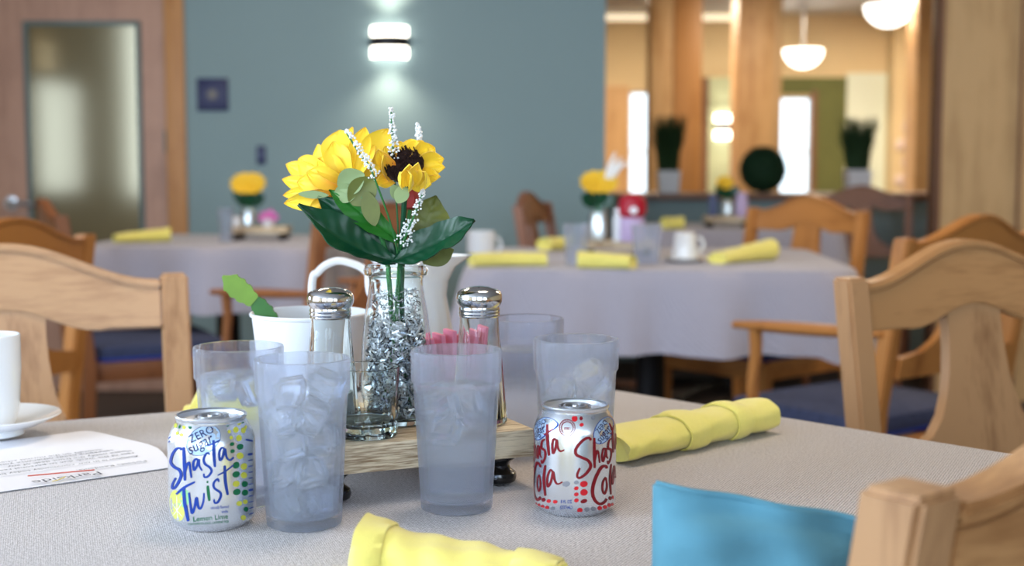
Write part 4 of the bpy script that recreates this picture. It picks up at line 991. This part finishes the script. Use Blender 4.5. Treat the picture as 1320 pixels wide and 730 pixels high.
# smaller sunflower with dark disc, at right
so = PY(522, 222, FY - .01)
t = thing('sunflower', 'smaller sunflower with dark brown disc, right side of the bouquet', 'flower', so, 0, 'sunflowers')
p_ = petals([
    (487, 192, 17, -.020, (-14, 6), -.003), (497, 188, 18, -.004, (-12, -2), -.004), (516, 183, 22, .012, (-4, -12), -.004), (530, 180, 28, .014, (2, -12), -.004),
    (545, 182, 24, .012, (8, -12), -.004), (560, 190, 28, .008, (12, -8), -.004), (572, 204, 24, .000, (14, -4), -.004), (574, 216, 18, -.008, (14, 2), -.003),
    (568, 228, 18, -.014, (12, 8), -.003), (556, 238, 24, -.020, (6, 12), -.004), (484, 236, 16, -.018, (-14, 14), -.003), (494, 200, 18, -.022, (-16, 12), -.002)], (520, 218, -.006), so, t)
p_.data.materials[0] = petal_mat('small_sunflower_petal', (-.003, .0, .003), .008, .026)
p2 = petals([(528, 212, 20, -.046, (-2, 22), -.002), (539, 210, 16, -.050, (6, 20), -.002), (516, 222, 16, -.044, (-8, 22), -.002), (548, 222, 20, -.046, (14, 20), -.002), (530, 226, 24, -.052, (4, 22), -.002)], (526, 218, -.030), so, t, 'front_petals')
p2.data.materials[0] = p_.data.materials[0]
o = link('disc', lathe([(0, -.004), (.012, -.003), (.0155, .002), (.013, .0065), (.006, .0075), (0, .006)], 36, fn=lambda a, z: 1 + .04 * math.sin(17 * a)), M['disc'], t, PY(522, 216, FY - .006) - so)
o.rotation_euler = (R(52), R(-14), 0); o.scale = (1.12, 1.1, 1)
bm = bmesh.new(); rn = random.Random(2)
for i in range(260):
    a = rn.uniform(0, 2 * PI); r = .0155 * rn.random() ** .5; add_lathe(bm, [(.0007, .004), (.0004, .0085 + rn.uniform(0, .002)), (0, .0105)], 5, r * math.cos(a), r * math.sin(a))
link('florets', done(bm), M['disc'], o)
flat_leaf(PY(523, 240, FY - .03), PY(512, 262, FY - .026), .0065, M['sepal'], 'sepal', t, so, th=.001)
flat_leaf(PY(505, 240, FY - .025), PY(520, 258, FY - .02), .006, M['sepal'], 'sepal', t, so, th=.001)
link('stem', tube(spline([PY(523, 236, FY - .02) - so, PY(521, 262, FY - .018) - so, PY(519, 300, FY - .012) - so, PY(517, 340, FY - .006) - so, Vector((VX + .006, VY, BZ + .07)) - so, Vector((VX + .012, VY - .004, BZ + .01)) - so], 6), .0024, 8), M['leaf'], t)
flat_leaf(PY(505, 338, FY - .012), PY(612, 284, FY - .028), .0165, M['leaf'], 'leaf', t, so, Vector((-.25, -.8, .6)).normalized(), th=.0012, prof=LF, bulge=.004, cup=.006, nn=44, vein=.00035, curl=.06, mid=(.004, 0, -.004))
flat_leaf(PY(540, 330, FY + .012), PY(562, 252, FY + .014), .0195, M['leaf_o'], 'leaf', t, so, Vector((0, -1, 0)), th=.0012, prof=LF, bulge=.004, cup=.004, nn=44, vein=.00035, curl=.05)
flat_leaf(PY(545, 338, FY + .004), PY(585, 322, FY - .002), .0095, M['leaf_o'], 'leaf', t, so, th=.0012, prof=LF)
# red bud
so = PY(528, 254, FY + .005)
t = thing('flower_bud', 'small dull red bud beneath the smaller sunflower', 'flower', so)
link('bud', lathe([(0, -.012), (.006, -.009), (.0085, -.002), (.0078, .004), (.004, .009), (0, .011)], 18, fn=lambda a, z: 1 + .1 * math.sin(5 * a)), M['bud'], t)
link('stem', tube(spline([Vector((0, 0, -.01)), PY(526, 290, FY + .003) - so, PY(520, 338, FY) - so, Vector((VX + .002, VY + .006, BZ + .03)) - so], 5), .0016, 6), M['stem'], t)
# white sprigs
def sprig(pa, pb, dy, label, seed, wide=1.0):
    rn = random.Random(seed); so = PY(pa[0], pa[1], FY + dy)
    t = thing('white_flower_sprig', label, 'flower', so, 0, 'white flower sprigs')
    tip = PY(pb[0], pb[1], FY + dy) - so
    base_pts = spline([Vector((0, 0, 0)), tip * .5 + Vector((.001, 0, .001)), tip], 8)
    root = [Vector((VX + rn.uniform(-.008, .008), VY + rn.uniform(-.008, .008), BZ + .05)) - so, PY(514, 338, FY + dy * .3) - so]
    link('stem', tube(spline([root[0], root[1], Vector((0, 0, 0)), tip * .5, tip], 6), .0009, 5), M['stem'], t)
    bm = bmesh.new()
    for i in range(150):
        u = rn.random(); c = base_pts[min(len(base_pts) - 1, int(u * len(base_pts)))]; rad = (.0052 * (1 - u) + .0018) * wide
        v = Vector([rn.gauss(0, 1) for _ in range(3)]).normalized() * rad * rn.uniform(.4, 1)
        bmesh.ops.create_icosphere(bm, subdivisions=1, radius=rn.uniform(.0007, .0013), matrix=Matrix.Translation(c + v + Vector((0, 0, .002))))
    link('florets', done(bm), M['sprig'], t)
sprig((507, 204), (504, 144), -.006, 'tallest white flower sprig rising between the two sunflowers', 1)
sprig((539, 190), (538, 163), .02, 'white flower sprig tip behind the smaller sunflower', 2, .7)
sprig((482, 228), (447, 172), -.026, 'white flower sprig leaning left across the large sunflower', 3, .9)
sprig((520, 312), (545, 250), -.026, 'white flower sprig low in the bouquet, above the vase mouth', 4, 1.2)

# ================================================================== NAPKINS
def napkin(name, label, pts, hw, hh, base=TZ, seed=0, nn=56, wr=.05, bands=(), group='yellow cloth napkins', sub=40):
    """rolled cloth: a spiral section swept along pts (x,y); hw, hh half width / full height functions of u"""
    P = spline([Vector((p[0], p[1], 0)) for p in pts], 12); n = nn; L = len(P) - 1; rn = random.Random(seed)
    q = [rn.uniform(0, 6.28) for _ in range(8)]
    bm = bmesh.new(); rings = []; org = P[0].copy(); org.z = base
    def sec(u, scale, t_extra=0, k_in=0):
        f = u * L; i = min(int(f), L - 1); c = P[i].lerp(P[i + 1], f - i); d_ = (P[min(i + 2, L)] - P[max(i - 1, 0)]).normalized(); s = Vector((d_.y, -d_.x, 0))
        W_, H_ = hw(u), hh(u) / 2; ring = []
        seam = q[0] + u * 5.0
        for j in range(sub):
            a = 2 * PI * j / sub; sa, ca_ = math.sin(a), math.cos(a)
            ph = ((a - seam) % (2 * PI)) / (2 * PI)
            r = 1 + .10 * ph + wr * (math.sin(3 * a + 9 * u + q[1]) * .5 + math.sin(7 * a - 15 * u + q[2]) * .35 + math.sin(2 * a + 31 * u + q[3]) * .5)
            r *= scale
            x = W_ * r * (abs(ca_) ** .9) * (1 if ca_ > 0 else -1); z = H_ * r * (abs(sa) ** .85) * (1 if sa > 0 else -1)
            z = max(z, -H_ * .96) + H_
            pt = c + s * x + Vector((0, 0, z)) + Vector((0, 0, t_extra)); pt.z = max(pt.z, 0.0004)
            ring.append(pt + d_ * k_in)
        return ring
    for u_, sc, kin in [(0, .25, .010), (0, .6, .006), (0, .82, .001), (0, .97, -.001)] + [(i / n, 1, 0) for i in range(1, n)] + [(1, .97, .001), (1, .85, -.001), (1, .6, -.006), (1, .25, -.010)]:
        rings.append([bm.verts.new(p - Vector((org.x, org.y, 0)) + Vector((0, 0, (1 - sc) * hh(u_) * .5 if sc < .9 else 0))) for p in sec(u_, sc, 0, kin)])
    for a, b in zip(rings, rings[1:]):
        for j in range(sub): bm.faces.new((a[j], a[(j + 1) % sub], b[(j + 1) % sub], b[j]))
    bm.faces.new(rings[0]); bm.faces.new(rings[-1])
    t = thing(name, label, 'napkin', org, 0, group)
    link('roll', done(bm), M['yellow'], t, ang=80)
    for (u0, u1) in bands:
        bm = bmesh.new(); rr = []
        for k_, (u, o_) in enumerate([(u0, 0.0), (u0, .0022), (u0 + (u1 - u0) * .3, .0034), (u0 + (u1 - u0) * .7, .0030), (u1, .0018), (u1, 0.0)]):
            rg = sec(min(.99, u), 1.04); cc = sum(rg, Vector((0, 0, 0))) / len(rg)
            rr.append([bm.verts.new((lambda w: Vector((w.x, w.y, max(w.z, .0003))))(p + (p - cc).normalized() * o_) - Vector((org.x, org.y, 0))) for p in rg])
        for a, b in zip(rr, rr[1:]):
            for j in range(sub): bm.faces.new((a[j], a[(j + 1) % sub], b[(j + 1) % sub], b[j]))
        link('wrap_fold', done(bm), M['yellow'], t, ang=80)
    return t
lerp = lambda a, b, u: a + (b - a) * u
napkin('rolled_napkin', 'yellow cloth napkin rolled and tied, right of the cola can', [(.085, 1.262), (.14, 1.305), (.20, 1.352), (.262, 1.402)], lambda u: lerp(.040, .0215, min(1, u * 1.35)) + (.002 if u > .5 else 0), lambda u: lerp(.026, .033, u), seed=2, bands=((.40, .53), (.72, .80)))
napkin('rolled_napkin', 'blurred yellow napkin at the bottom edge, closest to the viewer', [(-.100, .892), (-.055, .884), (-.008, .868), (.032, .858)], lambda u: lerp(.030, .019, u), lambda u: lerp(.037, .020, u ** .8), seed=9, bands=((.0, .16), (.74, .98),), wr=.10)
napkin('rolled_napkin', 'yellow napkin peeking out behind the lemon lime can', [(-.356, 1.466), (-.32, 1.468), (-.28, 1.462), (-.24, 1.45)], lambda u: .021, lambda u: .014 + .022 * min(1, max(0, (u - .06) * 9)), seed=5, wr=.1)
# far napkins
NZ2 = TZ
def far_nap(x0, x1, yb, y0, y1, label, hh, seed, base=TZ):
    a = Vector((x0, y0)); b = Vector((x1, y1)); m_ = (a + b) / 2
    napkin('rolled_napkin', label, [a, m_ + Vector((0, .01)), b], lambda u: .032, hh, seed=seed, nn=20, sub=20, base=base)
def gx_(px, y): return (px - 660) / F * y
far_nap(gx_(608, 3.62), gx_(704, 3.62), 0, 3.62, 3.66, 'yellow napkin on the left end of the right far table', lambda u: .036, 21)
far_nap(gx_(746, 3.56), gx_(816, 3.54), 0, 3.58, 3.54, 'yellow napkin on the front edge of the right far table', lambda u: .045 - .01 * u, 22)
far_nap(gx_(920, 3.80), gx_(998, 3.82), 0, 3.72, 3.86, 'yellow napkin right of the white mug on the right far table', lambda u: .03 + .03 * u, 23)
far_nap(gx_(702, 4.3), gx_(728, 4.3), 0, 4.28, 4.33, 'short yellow napkin behind the left glass of the right far table', lambda u: .04, 24)
far_nap(gx_(150, 4.72), gx_(215, 4.74), 0, 4.70, 4.78, 'yellow napkin on the left far table', lambda u: .028 + .022 * u, 25)
far_nap(gx_(857, 5.65), gx_(882, 5.65), 0, 5.64, 5.66, 'tiny yellow napkin on the farthest table', lambda u: .05, 26)

# ================================================================== LETTER, SAUCER, CUP
pc = [PZ(222, 603, TZ), PZ(118, 560.5, TZ), PZ(-90, 562, TZ), PZ(-70, 641, TZ)]
# sheet: corner right, far edge, left beyond the frame, near edge
sheet_r = PZ(222, 604, TZ); near_l = PZ(0, 636, TZ); far_r = PZ(112, 560, TZ)
ex = (near_l - sheet_r).normalized(); L_w = .30
t = thing('letter', 'white printed letter lying upside down beside the lemon lime can', 'paper', (sheet_r.x, sheet_r.y, TZ + .0006))
far_c = far_r
bm = bmesh.new(); n = 24; rows = []
e1 = near_l - sheet_r; e1 = e1.normalized() * .36
e2 = far_c - sheet_r
# right end is folded up a little: three points of its right edge
redge = [PZ(222, 604, TZ) - sheet_r, PZ(203, 583, TZ) - sheet_r, PZ(160, 572, TZ) - sheet_r, PZ(118, 561, TZ) - sheet_r, PZ(95, 559, TZ) - sheet_r]
rs = spline(redge, 4)
for i, p in enumerate(rs):
    row = []
    lift = .004 * math.sin(PI * i / (len(rs) - 1))
    for j in range(n + 1):
        v = j / n; q_ = p + e1 * v; row.append((q_.x, q_.y, .0003 + lift * max(0, 1 - v * 3)))
    rows.append(row)
Fv = [[bm.verts.new((x, y, z + .0003)) for x, y, z in r] for r in rows]; Bv = [[bm.verts.new((x, y, z)) for x, y, z in r] for r in rows]
for i in range(len(rows) - 1):
    for j in range(n):
        bm.faces.new((Fv[i][j], Fv[i][j + 1], Fv[i + 1][j + 1], Fv[i + 1][j])); bm.faces.new((Bv[i][j], Bv[i + 1][j], Bv[i + 1][j + 1], Bv[i][j + 1]))
    for j in (0, n): bm.faces.new((Fv[i][j], Fv[i + 1][j], Bv[i + 1][j], Bv[i][j]))
for i in (0, len(rows) - 1):
    for j in range(n): bm.faces.new((Fv[i][j], Fv[i][j + 1], Bv[i][j + 1], Bv[i][j]))
link('sheet', done(bm), M['paper'], t)
ed = e1.normalized(); ang_l = math.atan2(ed.y, ed.x)
def ltext(s, px, py, size, m, name='print', sq=1.0):
    """letter text: reads from the far side of the table; (px,py) is where its first letter stands"""
    p = PZ(px, py, TZ) - sheet_r; me = text_mesh(s, size, 'LEFT'); 
    for v in me.vertices: v.co.x *= sq
    o = link(name, me, m, t, (p.x, p.y, .0052 if False else .0030), sm=False); o.rotation_euler = (0, 0, ang_l); return o
ltext('Parkside', 128, 613, .018, M['ink'], 'logo')
p0 = PZ(122, 611, TZ) - sheet_r; p1 = PZ(36, 619, TZ) - sheet_r
link('logo_underline', tube([p0 + Vector((0, 0, .003)), p1 + Vector((0, 0, .003))], .0006, 4), M['red_ink'], t)
pz_ = [PZ(a, b2, TZ) - sheet_r + Vector((0, 0, .0031)) for a, b2 in ((84, 620), (76, 624), (68, 626))]
link('logo_swoosh', tube(spline(pz_, 4), .0011, 5, .3), M['gold_ink'], t)
for i, (s, a, b2) in enumerate((('Parkside Residents,', 188, 598.5), ('Autumn is in our community today but', 177, 592), ('rest of the week due to personal reasons.', 172, 588), ('Please notify the front desk of any', 168, 585), ('housekeeping needs otherwise you', 162, 582.3), ('are welcomed on the normal schedule', 158, 580))):
    ltext(s, a, b2, .0084, M['ink'])
sc = PZ(-16, 572, TZ)
t = thing('saucer', 'white china saucer at the left edge, overlapping the letter', 'saucer', (sc.x, sc.y + .02, TZ + .0045))
link('dish', lathe([(0, .0), (.026, 0), (.028, .001), (.027, .006), (.045, .011), (.062, .019), (.0645, .0205), (.064, .0215), (.060, .0205), (.044, .0135), (.026, .0085), (0, .008)], 64), M['china'], t)
t = thing('cup', 'tall white cup standing on the saucer, cut by the left edge', 'cup', (sc.x - .004, sc.y + .02, TZ + .0128))
link('body', lathe([(0, 0), (.022, 0), (.0235, .002), (.0235, .004), (.0285, .02), (.031, .06), (.031, .093), (.0302, .094), (.0292, .093), (.029, .06), (.0265, .02), (.02, .006), (0, .005)], 48), M['china'], t)
link('handle', tube(spline([(-.030, 0, .078), (-.045, 0, .08), (-.052, 0, .062), (-.047, 0, .035), (-.029, 0, .022)], 6), .0035, 8, 1, (0, 1, 0)), M['china'], t)

# ================================================================== TURQUOISE CLOTH BAG near the viewer
bc0 = Vector((.150, .812))
t = thing('cloth_pouch', 'blurred turquoise cloth pouch at the near table edge beside the closest chair', 'pouch', (bc0.x, bc0.y, TZ), R(-4))
bm = bmesh.new(); nx, nz = 18, 12; Fr = []
for s in (-1, 1):
    g_ = []
    for i in range(nx + 1):
        col_ = []
        for k_ in range(nz + 1):
            u, v = i / nx * 2 - 1, k_ / nz
            thick = .022 * (max(0, 1 - u ** 4) ** .5) * (max(0, 1 - (2 * v - .75) ** 4 if v > .375 else 1) ** .5 if v < .999 else .12)
            x = u * .064; z = v * (.081 - .020 * (u * .5 + .5)) + .002
            y = s * max(thick, .0015) + .003 * math.sin(7 * u + 3 * v) + .002 * math.sin(13 * v - 4 * u)
            col_.append(bm.verts.new((x, y, z)))
        g_.append(col_)
    Fr.append(g_)
for g_ in Fr:
    for i in range(nx):
        for k_ in range(nz): bm.faces.new((g_[i][k_], g_[i + 1][k_], g_[i + 1][k_ + 1], g_[i][k_ + 1]))
for k_ in (0, nz):
    for i in range(nx): bm.faces.new((Fr[0][i][k_], Fr[0][i + 1][k_], Fr[1][i + 1][k_], Fr[1][i][k_]))
for i in (0, nx):
    for k_ in range(nz): bm.faces.new((Fr[0][i][k_], Fr[0][i][k_ + 1], Fr[1][i][k_ + 1], Fr[1][i][k_]))
link('bag', done(bm), M['turq'], t, ang=80)
link('seam', tube([Vector((-.062 + .124 * i / 12, .003 * math.sin(7 * (i / 6 - 1) + 3), .083 - .020 * i / 12)) for i in range(13)], .0022, 6), M['turq'], t)

# ================================================================== THINGS ON THE FAR TABLES
def far_tumbler(px, y, label, wpx, toppx):
    x = gx_(px, y); r = wpx / 2 / F * y; h = PY(px, toppx, y).z - TZ
    o = link('tumbler', lathe([(0, 0), (r * .78, 0), (r, h), (r - .002, h), (r * .78 - .003, .005), (0, .005)], 32), M['tumbler'], None, (x, y, TZ)); tag(o, label, 'drinking glass', 'plastic tumblers'); return o
far_tumbler(743, 3.68, 'hazy tumbler left of the flowers on the right far table', 34, 289)
far_tumbler(834, 3.72, 'hazy tumbler in the middle of the right far table', 40, 290)
far_tumbler(291, 4.75, 'pale tumbler left of the riser on the left far table', 20, 268)
def mug(px, y, w, toppx, label, up=True, handle=1):
    x = gx_(px, y); r = w / 2 / F * y; h = PY(px, toppx, y).z - TZ
    t = thing('mug', label, 'mug', (x, y, TZ + (.012 if not up else 0)), 0, 'white mugs'); h -= 0 if up else .012
    pr = [(0, 0), (r * .86, 0), (r * .94, .004), (r, h * .3), (r, h), (r - .003, h), (r - .004, .008), (0, .007)]
    if not up: pr = [(0, h), (r * .70, h), (r * .78, h - .006), (r, .002), (r, 0), (r - .003, 0), (r * .72, h - .01), (0, h - .008)]
    link('body', lathe(pr, 40), M['china'], t)
    hr = h * .27
    hd = link('handle', tube([Vector((handle * (r * .9 + hr * math.cos(a)), 0, h * .5 + hr * 1.1 * math.sin(a))) for a in [-PI / 2 + PI * i / 12 for i in range(13)]], .004, 8, 1, (0, 1, 0)), M['china'], t)
    if not up:
        s = thing('saucer', 'white saucer under the upturned cup on the right far table', 'saucer', (x, y, TZ)); link('dish', lathe([(0, 0), (.035, 0), (.06, .009), (.072, .011), (.06, .0115), (0, .011)], 40), M['china'], s)
mug(620, 3.92, 36, 298, 'white mug at the left end of the right far table')
mug(883, 3.80, 34, 299, 'upturned white cup on a saucer on the right far table', False)
mug(812, 5.75, 20, 262, 'pale cup on the farthest table') if False else None
def small_riser(px, y, w, label):
    t = thing('wooden_riser', label, 'riser', (gx_(px, y), y, TZ), 0, 'small wooden risers')
    link('board', box(-w / 2, w / 2, -.07, .07, .025, .047, .003), M['riser'], t)
    for a in (-1, 1):
        for b2 in (-1, 1): link('foot', lathe([(0, 0), (.012, 0), (.016, .007), (.010, .014), (.014, .0248), (0, .0248)], 16), M['black'], t, (a * (w / 2 - .02), b2 * .05, 0))
small_riser(797, 4.05, .21, 'small wooden riser under the flowers of the right far table')
small_riser(337, 4.9, .20, 'small wooden riser on the left far table')
small_riser(938, 5.85, .20, 'small wooden riser on the farthest table')
RZ = TZ + .0475
def bouquet(px, y, vtop, ftop, w, label, seed, green=1, tall=0):
    """vase with yellow artificial flowers"""
    rn = random.Random(seed); x = gx_(px, y); hv = PY(px, vtop, y).z - RZ; hf = PY(px, ftop, y).z - RZ; W_ = w / 2 / F * y
    t = thing('flower_vase', label, 'vase of flowers', (x, y, RZ), 0, 'distant flower vases')
    link('vase', lathe([(0, 0), (.03, 0), (.032, hv * .4), (.022, hv * .85), (.026, hv), (.022, hv), (.028, hv * .4), (.027, .004), (0, .004)], 28), M['glass'], t)
    link('tinsel', lathe([(0, .005), (.026, .005), (.027, hv * .4), (.02, hv * .75), (0, hv * .75)], 20, fn=lambda a, z: 1 + .03 * math.sin(9 * a)), M['tinsel'], t)
    P_ = []; r0 = (hf - hv) * .42
    for h_ in range(2 if w > 30 else 1):
        c = Vector(((-.25 + .55 * h_) * W_, 0, hf - r0)); 
        for ring, (nn_, rr_, up) in enumerate(((11, r0 * 1.05, .15), (8, r0 * .75, .7))):
            for i in range(nn_):
                a = 2 * PI * i / nn_ + h_; tip = c + Vector((rr_ * math.cos(a), -.3 * rr_ + rr_ * .45 * math.sin(a), rr_ * .75 * math.sin(a) + up * r0 * .4))
                P_.append(flat_leaf(c, tip, r0 * .28, None, None, None, Vector((0, 0, 0)), th=.001, prof=petal_prof, nn=6))
    link_ = join_bms(P_, 'petals', M['petal'], t)
    Lf = []
    for i in range(int(9 * green)):
        a = 2 * PI * i / (9 * green); tip = Vector((W_ * 1.1 * math.cos(a), .5 * W_ * math.sin(a), hv + (hf - hv) * rn.uniform(.2, .5)))
        Lf.append(flat_leaf(Vector((0, 0, hv - .01)), tip, .022, None, None, None, Vector((0, 0, 0)), Vector((0, -1, .4)).normalized(), th=.001, prof=LF, nn=8))
    join_bms(Lf, 'leaves', M['leaf'], t)
    link('stems', tube([Vector((0, 0, .02)), Vector((0, 0, hv)), Vector((0, 0, hf - r0 * 1.2))], .004, 6), M['stem'], t)
    if tall:
        bm = bmesh.new()
        for i in range(3): add_tube(bm, spline([Vector((.01, 0, hv)), Vector((.03 + i * .012, 0, hf - .01)), Vector((.05 + i * .02, 0, hf + .015 * (3 - i)))], 5), lambda u: .006 * math.sin(PI * u) + .002, 6)
        link('white_sprays', done(bm), M['sprig'], t)
bouquet(771, 4.02, 262, 216, 42, 'yellow flowers with white spray on the right far table', 31, 1, 1)
bouquet(321, 4.9, 262, 219, 38, 'yellow flower with dark leaves on the left far table', 32)
bouquet(937, 5.85, 252, 224, 30, 'small yellow flower vase on the farthest table', 33)
# red bottle, condiment packets and pink flower
def jar(px, y, w, top, base_z, m, name, label, cat, neck=.4, capm=None):
    x = gx_(px, y); r = w / 2 / F * y; h = PY(px, top, y).z - base_z
    t = thing(name, label, cat, (x, y, base_z))
    link('body', lathe([(0, 0), (r * .92, 0), (r, .004), (r, h * .62), (r * .9, h * .72), (r * neck, h * .8), (r * neck, h * .84), (0, h * .84)], 28), m, t)
    link('cap', lathe([(0, h * .8405), (r * (neck + .1), h * .8405), (r * (neck + .1), h * .98), (0, h)], 24), capm or m, t); return t
hj = PY(815, 250, 3.98).z - RZ; t = thing('condiment_jar', 'white jar with a large round red lid on the riser of the right far table', 'jar', (gx_(815, 3.98), 3.98, RZ))
link('body', lathe([(0, 0), (.034, 0), (.036, .004), (.036, hj * .5), (0, hj * .5)], 28), M['lilac'], t)
link('lid', lathe([(0, hj * .5), (.030, hj * .5), (.040, hj * .58), (.042, hj * .75), (.036, hj * .92), (.018, hj), (0, hj)], 28), M['red'], t)
link('label_disc', lathe([(0, 0), (.011, 0), (.011, .002), (0, .003)], 20), M['white_ink'], t, (0, -.0415, hj * .66)).rotation_euler = (R(90), 0, 0)
jar(797, 3.99, 14, 268, RZ, M['white'], 'shaker', 'white shaker between vase and red container on the right far table', 'shaker', .8, M['chrome'])
jar(757, 3.97, 14, 268, RZ - .0475 + .0475, M['glass'], 'shaker', 'glass shaker left of the vase on the right far table', 'shaker', .8, M['chrome']) if False else None
jar(305, 4.87, 12, 277, RZ, M['white'], 'shaker', 'white shaker on the riser of the left far table', 'shaker', .8, M['chrome'])
jar(919, 5.83, 12, 250, RZ, M['bluejar'], 'packet_holder', 'dark blue grey jar on the riser of the farthest table', 'jar', .8)
jar(956, 5.79, 16, 248, RZ, M['lilac'], 'lilac_jar', 'lilac jar right of the flowers on the farthest table', 'jar', .8)
t = thing('pink_flower', 'pink blossom on the riser of the left far table', 'flower', (gx_(346, 4.86), 4.86, RZ))
P_ = []
for i in range(14):
    a = i * 2.4; r_ = .018 + .0018 * i; c = Vector((0, 0, .025)); P_.append(flat_leaf(c, c + Vector((r_ * math.cos(a), -.01 + r_ * .5 * math.sin(a), .018 + r_ * .6 * math.sin(a))), .012, None, None, None, Vector((0, 0, 0)), th=.001, nn=6))
join_bms(P_, 'petals', M['pinkfl'], t)
link('pot', lathe([(0, 0), (.018, 0), (.022, .03), (.018, .03), (0, .02)], 20), M['white'], t)

# ================================================================== ON THE LEDGE: topiary ball and potted grasses
LZ = hz + .0345
tb = PY(983, 250, YH + .12); rad = 30 / F * (YH + .12)
t = thing('topiary_ball', 'dark green topiary ball resting on the wooden ledge', 'plant', (tb.x, YH + .12, LZ + rad))
bm = bmesh.new(); bmesh.ops.create_icosphere(bm, subdivisions=4, radius=rad * .95); rn = random.Random(5)
link('core', done(bm), M['topiary'], t)
bm = bmesh.new()
for i in range(1800):
    v = Vector([rn.gauss(0, 1) for _ in range(3)]).normalized(); s = v.cross(Vector([rn.gauss(0, 1) for _ in range(3)])).normalized(); c = v * rad * .94; w_ = .006
    a = bm.verts.new(c - s * w_); b2 = bm.verts.new(c + s * w_); d_ = bm.verts.new(v * rad * rn.uniform(1.0, 1.05) + v.cross(s) * .006); bm.faces.new((a, b2, d_))
o = link('foliage', done(bm), M['topiary'], t, sm=False); o['kind'] = 'stuff'
def grass_pot(px, y, top, pot_top, w, label, seed):
    rn = random.Random(seed); x = gx_(px, y); pz = PY(px, pot_top, y).z; ph_ = pz - LZ; hw = w / 2 / F * y; hg = PY(px, top, y).z - LZ
    t = thing('potted_grass', label, 'potted plant', (x, y, LZ), 0, 'potted grasses on the ledge')
    bm = bmesh.new(); n = 4
    z0, z1 = 0, ph_; a0 = hw * .86; a1 = hw
    V = [[bm.verts.new((sx_ * a, sy * a, z)) for sx_, sy in ((-1, -1), (1, -1), (1, 1), (-1, 1))] for a, z in ((a0, z0), (a1, z1), (a1 * .88, z1), (a1 * .86, z1 - .02))]
    for A_, B_ in zip(V, V[1:]):
        for k_ in range(4): bm.faces.new((A_[k_], A_[(k_ + 1) % 4], B_[(k_ + 1) % 4], B_[k_]))
    bm.faces.new(V[0]); bm.faces.new(V[-1])
    link('pot', done(bm), M['white'], t, sm=False)
    bm = bmesh.new()
    for i in range(320):
        a = rn.uniform(0, 2 * PI); r_ = hw * .85 * rn.random() ** .5; b0 = Vector((r_ * math.cos(a), r_ * math.sin(a), ph_ - .02)); hgt = (hg - ph_) * rn.uniform(.55, 1.05); ln = rn.uniform(0, .75) * hw
        add_tube(bm, [b0, b0 + Vector((ln * math.cos(a) * .5, ln * .5 * math.sin(a), hgt * .6)), b0 + Vector((ln * 1.6 * math.cos(a), ln * 1.6 * math.sin(a), hgt))], lambda u: .005 * (1 - u * .8), 4)
    o = link('blades', done(bm), M['grassy'], t, sm=False); o['kind'] = 'stuff'
grass_pot(861, YH + .12, 145, 220, 28, 'tall dark grass in white pot, left of the topiary ball', 1)
grass_pot(1104, YH + .12, 148, 219, 30, 'tall dark grass in white pot, right of the topiary ball', 2)
# framed notice in the hall
a = PY(1166, 200, Y1 - .26)
t = thing('wall_decoration', 'pale pinkish hanging on the cream hall wall, right of the mint wall', 'wall decoration', (a.x, Y1 - .26, a.z))
for k_ in range(4): link('rosette', lathe([(0, 0), (.06, .005), (.045, .015), (.02, .02), (0, .012)], 14, fn=lambda a, z: 1 + .15 * math.sin(6 * a)), mat('pale_pink', (226, 206, 200), .7), t, ((-1) ** k_ * .03, 0, .27 - k_ * .17)).rotation_euler = (R(90), 0, 0)
